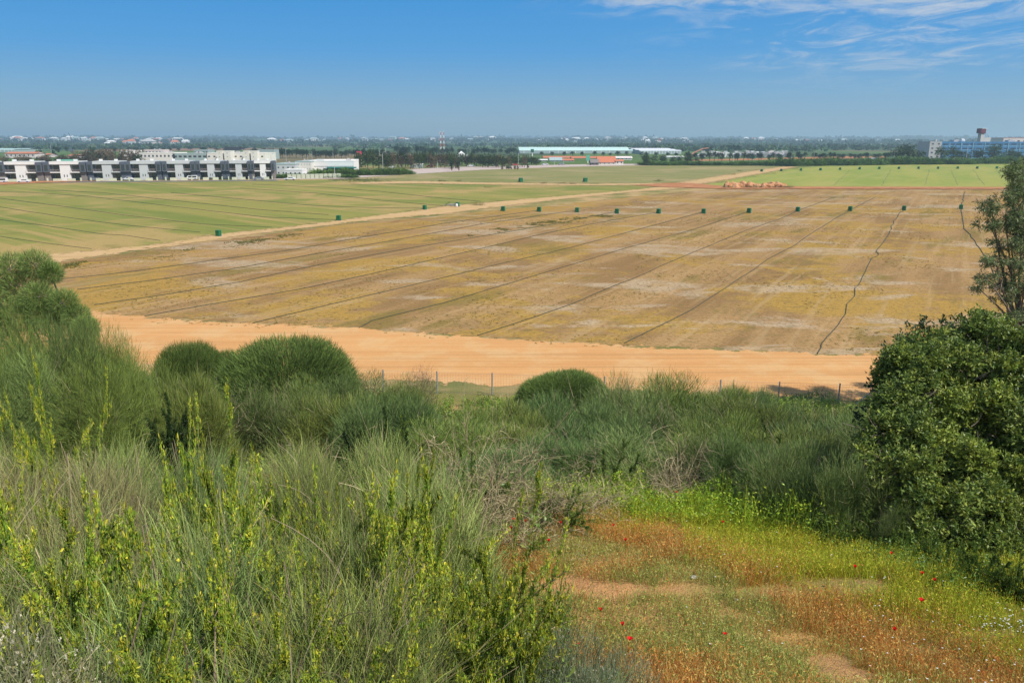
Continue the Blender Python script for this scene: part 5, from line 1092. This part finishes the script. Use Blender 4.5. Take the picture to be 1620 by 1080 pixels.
# ================================================================== POLES, SIGNS, MASTS, CRANES
def pole_proto():
    r = empty('lamp_post'); A = Acc(); A.tube(np.array([[0, 0, 0], [0, 0, 8.6], [.25, 0, 9.3], [1.5, 0, 9.7]]), np.array([.13, .09, .07, .06]), (1, 1, 1), 6); A.obj('post', POLM, r); A = Acc(); A.box(1.1, 1.9, -.15, .15, 9.62, 9.76); A.obj('lamp_head', POLM, r); return Proto(r)
POLM = plain('painted_pole', (.55, .55, .52), .6, .3)
LP = pole_proto()
for x, yb, yt in [(82, 247, 228), (147, 244, 228), (430, 268, 243), (453, 256, 235), (476, 250, 236), (487, 258, 243), (494, 256, 238), (527, 252, 239), (533, 248, 232), (542, 250, 237), (578, 247, 235), (606, 271, 240), (601, 262, 236), (611, 262, 232), (630, 250, 236), (692, 268, 254), (739, 252, 231), (820, 262, 240), (838, 252, 240), (877, 262, 250), (891, 262, 248), (997, 256, 245), (1046, 255, 240), (1094, 256, 243), (1160, 257, 242), (1252, 256, 243), (1287, 256, 240), (1374, 256, 242), (1414, 255, 235), (1418, 255, 233), (1528, 256, 230), (1605, 252, 228), (32, 262, 243), (408, 272, 236), (429, 282, 256), (530, 282, 260)]:
    q = gp(x, yb); H = at(x, yt, q[1])[2]; s = H / 9.7; LP.put((q[0], q[1], 0), rng.uniform(-.4, .4), (max(s, .9), max(s, .9), s), 'thin pale lamp post rising over the distant trees and roofs', 'lamp posts over the distant trees and roofs', 'lamp post')
# red round billboard
q = gp(569, 262); H1 = at(569, 239.5, q[1])[2]; H0 = at(569, 248.5, q[1])[2]; r = empty('billboard', tuple(q), .1, 'red square billboard with a round emblem on tall white legs', 'billboard'); A = Acc(); w_ = (H1 - H0) * .42; A.box(-w_, w_, -.3, .3, H0, H1); A.obj('panel', REDS, r)
A = Acc(); cz = (H0 + H1) / 2; A.tube(np.array([[0, -.36, cz], [0, -.359, cz], [0, -.31, cz]]), np.array([.02, w_ * .55, w_ * .55]), (1, 1, 1), 14); A.obj('emblem', plain('yellow_emblem', (.75, .45, .25), .6), r)
for s in (-1, 0, 1): A = Acc(); A.tube(np.array([[s * w_ * .8, 0, 0], [s * w_ * .8, 0, H0]]), .14, (1, 1, 1), 5); A.obj('leg', WH, r)
q = gp(930, 258); H1 = at(930, 245.5, q[1])[2]; r = empty('green_sign', tuple(q), .1, 'upright green roadside sign left of the red roofed building', 'sign'); A = Acc(); A.box(-1.2, 1.2, -.2, .2, H1 * .3, H1); A.obj('panel', plain('green_sign_face', (.15, .45, .32), .5), r); A = Acc(); A.box(-.3, .3, -.15, .15, 0, H1 * .3 - .01); A.obj('post', WH, r)
q = gp(842, 256); H1 = at(842, 236, q[1])[2]; r = empty('watch_tower', tuple(q), .1, 'slim white column carrying a dark box left of the greenhouse sheds', 'tower'); A = Acc(); A.tube(np.array([[0, 0, 0], [0, 0, H1 * .75]]), .35, (1, 1, 1), 8); A.obj('column', WH, r); A = Acc(); A.box(-1.0, 1.0, -.6, .6, H1 * .75 + .01, H1); A.obj('sign_box', plain('dark_green_sign', (.04, .14, .10), .5), r)
q = gp(1192, 262); q = gp(1191, 254); r = empty('green_sign', tuple(q), .1, 'small green site sign beyond the hedge right of the crane', 'sign'); A = Acc(); A.box(-1.6, 1.6, -.2, .2, 1.2, 3.2); A.obj('panel', plain('green_board', (.04, .30, .16), .5), r); A = Acc(); A.box(-.1, .1, -.1, .1, 0, 1.19); A.obj('post', WH, r)
# dark billboard seen from behind above the cream building
q = gp(371, 258); z1 = at(371, 232.5, q[1])[2]; z0_ = at(371, 238, q[1])[2]; r = empty('rooftop_billboard', (q[0], q[1], 0), .1, 'dark billboard on a steel frame above the cream building with towers', 'billboard')
A = Acc(); A.box(-3.3, 3.3, -.2, .2, z0_, z1); A.obj('panel', plain('dark_panel', (.06, .07, .09), .6), r)
for s in (-1, -.4, .4, 1): A = Acc(); A.tube(np.array([[s * 2.6, 0, 0], [s * 3.0, 0, z0_]]), .2, (1, 1, 1), 5); A.obj('leg', STEELD, r)
for s in (-1, 1): A = Acc(); A.box(s * 4.2 - .8, s * 4.2 + .8, -.2, .2, z1 - 2, z1 + .2); A.obj('dark_side_sheet', plain('dark_panel', (.06, .07, .09), .6), r)
# masts
for x, lb in [(697.5, 'left one of the twin red and white lattice masts on the skyline'), (702.5, 'right one of the twin red and white lattice masts on the skyline')]:
    q = gp(x, 241); H = at(x, 209.5, q[1])[2]; r = empty('radio_mast', tuple(q), 0, lb, 'mast')
    for k in range(7):
        A = Acc(); za, zb = H * k / 7, H * (k + 1) / 7; wa = .8 - k * .06
        for sx_, sy_ in ((-1, -1), (1, -1), (1, 1), (-1, 1)): A.tube(np.array([[sx_ * wa, sy_ * wa, za], [sx_ * (wa - .1), sy_ * (wa - .1), zb - .02]]), .12, (1, 1, 1), 4)
        for s in (-1, 1):
            for yy_ in (-1, 1): A.tube(np.array([[-s * wa, yy_ * wa, za], [s * (wa - .1), yy_ * (wa - .1), zb - .02]]), .12, (1, 1, 1), 4)
        A.obj('lattice_section', WH if k % 2 else plain('mast_red', (.5, .16, .12), .6), r)
    A = Acc(); A.tube(np.array([[0, 0, H], [0, 0, H + 2]]), .3, (1, 1, 1), 6); A.tube(np.array([[-1.4, 0, H * .9], [-1.4, 0, H]]), .4, (1, 1, 1), 6); A.obj('antenna', WH, r)
def crane(label, pts, yb, m, wd):
    q = gp(pts[0][0], yb); P = np.array([at(x, y, q[1]) for x, y in pts]); r = empty('crane', tuple(q), 0, label, 'crane'); P = P - q
    for j, (a_, b_) in enumerate(zip(P[:-1], P[1:])): A = Acc(); A.tube(np.array([a_, b_ - (b_ - a_) * .01]), wd * (1 - j * .15), (1, 1, 1), 6); A.obj('boom_section', m, r)
    A = Acc(); A.box(-2.4, 2.4, -1.5, 1.5, .6, 2.4); A.box(-2.2, -.8, -1.4, 1.4, 2.41, 3.6); A.obj('cab', m, r)
    for s in (-1.6, 1.6): A = Acc(); A.tube(np.array([[s, -1.5, .6], [s, -1.49, .6], [s, 1.49, .6], [s, 1.5, .6]]), np.array([.05, .6, .6, .05]), (1, 1, 1), 10); A.obj('wheel', GLD, r)
crane('bent orange red crane boom right of the long greenhouse', [(1091, 247.5), (1096, 243), (1104, 239), (1112, 235.5), (1121, 234.4)], 250, plain('crane_orange', (.62, .28, .20), .5), .75)
crane('dark bent crane boom standing high on the skyline at the far left', [(114, 232), (113.6, 224), (112, 217), (109.5, 213), (108, 210)], 240, plain('crane_grey', (.12, .14, .18), .5), .6)
flush([LP])
# pale blocks stacked in the yard (1110-1250)
CB = []
for v_, m_b in ((0, WH), (1, PKW), (2, TRN)):
    r = empty('stacked_crates'); A = Acc(); A.box(-1.6, 1.6, -1, 1, 0, 1.3); A.box(-1.35, 1.1, -.9, .9, 1.32, 2.3); A.obj('crate', m_b, r); A = Acc(); A.box(-1.7, 1.7, -1.1, 1.1, 1.301, 1.319); A.obj('pallet', GLD, r); CB.append(Proto(r))
for i in range(74):
    x = rng.uniform(1108, 1248); q = gp(x, rng.uniform(243.5, 249)); CB[i % 3].put(tuple(q), rng.uniform(-.3, .3), (1.5, 1.5, rng.uniform(1.0, 1.7)), 'pale stacked crates in the yard between the crane and the reddish strip', 'pale stacked crates in the yard right of the crane', 'crates')
flush(CB)
flush(gr + dkc + brn + cyp + hs + [BP])
# parking lot, reddish strip
LOT = sand_mat('lot_paving', (.50, .38, .32), (.46, .40, .37), (.55, .40, .30))
sheet('paved_lot', [(560, 276), (640, 268.5), (700, 265), (850, 261.5), (960, 259.5), (1230, 259), (1230, 262), (1000, 262), (880, 264.5), (760, 269), (680, 274), (600, 279), (540, 283), (430, 284.5), (430, 282.5)], .05, LOT, 3, ystep=.7, xstep=4)
sheet('earth_strip', [(1080, 253), (1230, 250), (1320, 247.5), (1400, 247.5), (1400, 250), (1300, 251.5), (1100, 255)], .06, SR, 4, ystep=.5, xstep=4)
sheet('road', [(-300, 292), (0, 288.6), (440, 284.8), (440, 286.4), (0, 290.5), (-300, 296)], .07, sand_mat('asphalt', (.16, .15, .14), (.14, .135, .13), (.20, .18, .16)), 1, ystep=.6)
# ================================================================== HILL VILLAGES AND WOODS
def village_house(seed, wall, roofm):
    r = empty('village_house'); A = Acc(); A.box(-7, 7, -5, 5, -2, 7); A.obj('wall', wall, r); A = Acc(); V = np.array([[-7.6, -5.6, 7.01], [7.6, -5.6, 7.01], [7.6, 5.6, 7.01], [-7.6, 5.6, 7.01], [-4, 0, 10.5], [4, 0, 10.5], [4, .01, 10.5], [-4, .01, 10.5]], float)
    A.add(V, np.array([[0, 1, 5, 4], [1, 2, 6, 5], [2, 3, 7, 6], [3, 0, 4, 7]]), np.array([[1, 1, 1.]])); A.obj('roof', roofm, r)
    A = Acc(); [A.box(x - .9, x + .9, -5.08, -5.01, z, z + 1.6) for z in (1.2, 4.2) for x in (-4, 0, 4)]; A.obj('windows', GLD, r); return Proto(r)
VH = [village_house(1, WH, WH), village_house(2, CRM, GRR), village_house(3, PKW, TRN), village_house(4, WH, TER), village_house(5, WH, WH)]
def village(x0, x1, n, y0, y1, ty0, label):
    c = 0
    for _ in range(n * 30):
        if c >= n: break
        x = rng.uniform(x0, x1); Yd = rng.uniform(y0, y1); X = (x - 810) / FP * Yd * 1.02; z = float(zf(X, Yd)); _, py = topx([X, Yd, z + 8])
        if py > ty0: continue
        s = rng.uniform(.9, 1.9) * rng.choice([.6, .8, 1.05]) * (1 if y1 > 3500 else .8); VH[rng.integers(5)].put((X, Yd, z), rng.uniform(-.5, .5), (s * rng.uniform(1, 1.8), s, s), label, label.replace('house', 'houses', 1), 'house'); c += 1
village(0, 320, 110, 3300, 5200, 229, 'tiny white house of the hillside town at the far left')
village(440, 480, 12, 3000, 3600, 232, 'tiny white house in the small cluster on the hill above the factory')
village(500, 900, 45, 3300, 5200, 229, 'tiny pale house scattered on the middle hills')
village(900, 1080, 34, 2800, 4600, 230, 'tiny white house of the village above the long greenhouse')
village(1080, 1460, 20, 3000, 5200, 230, 'tiny pale house on the wooded hills at the right')
village(190, 330, 22, 2000, 2600, 232, 'small white house on the plain behind the cream building')
flush(VH)
def wood(name, label, n, rr, size, thr, sc_, o, cols, th0=-48, th1=48):
    r_ = np.sqrt(rng.uniform(rr[0] ** 2, rr[1] ** 2, n * 4)); th = rng.uniform(R(th0), R(th1), n * 4); X = r_ * np.sin(th); Y = r_ * np.cos(th)
    k = fbm(X * .35, Y, sc_, 3, o) > thr; X, Y = X[k][:n], Y[k][:n]; n = len(X); Z = zf(X, Y); A = Acc(); sz = rng.uniform(*size, n)
    j = np.repeat(np.arange(n), 14); d = unit(len(j)); d[:, 2] = np.abs(d[:, 2])
    c = np.stack([X, Y, Z], 1)[j] + d * (sz[j] * .45)[:, None] * np.array([1, 1, 1.1]); Cc = pick(cols, n, amt=.3)
    A.leaves(c, unit(len(j)) + np.array([0, 0, .3]), sz[j] * .5, sz[j] * .4, np.clip(Cc[j] * rng.uniform(.7, 1.3, (len(j), 1)), 0, 1)); tag(A.obj(name, FM_FAR), label, 'woods', kind='stuff')
WC = [(.05, .085, .03), (.07, .10, .035), (.04, .065, .025)]
wood('hill_woods', 'dark woods covering the distant blue green hills', 4600, (2500, 5600), (10, 19), .54, 260, 61, WC)
wood('skyline_woods', 'woods on the farthest ridge along the skyline', 3500, (5200, 8500), (20, 38), .46, 500, 63, WC)
wood('plain_woods', 'scattered dark groves on the plain before the hills', 3200, (900, 2500), (6, 11), .58, 160, 62, WC)
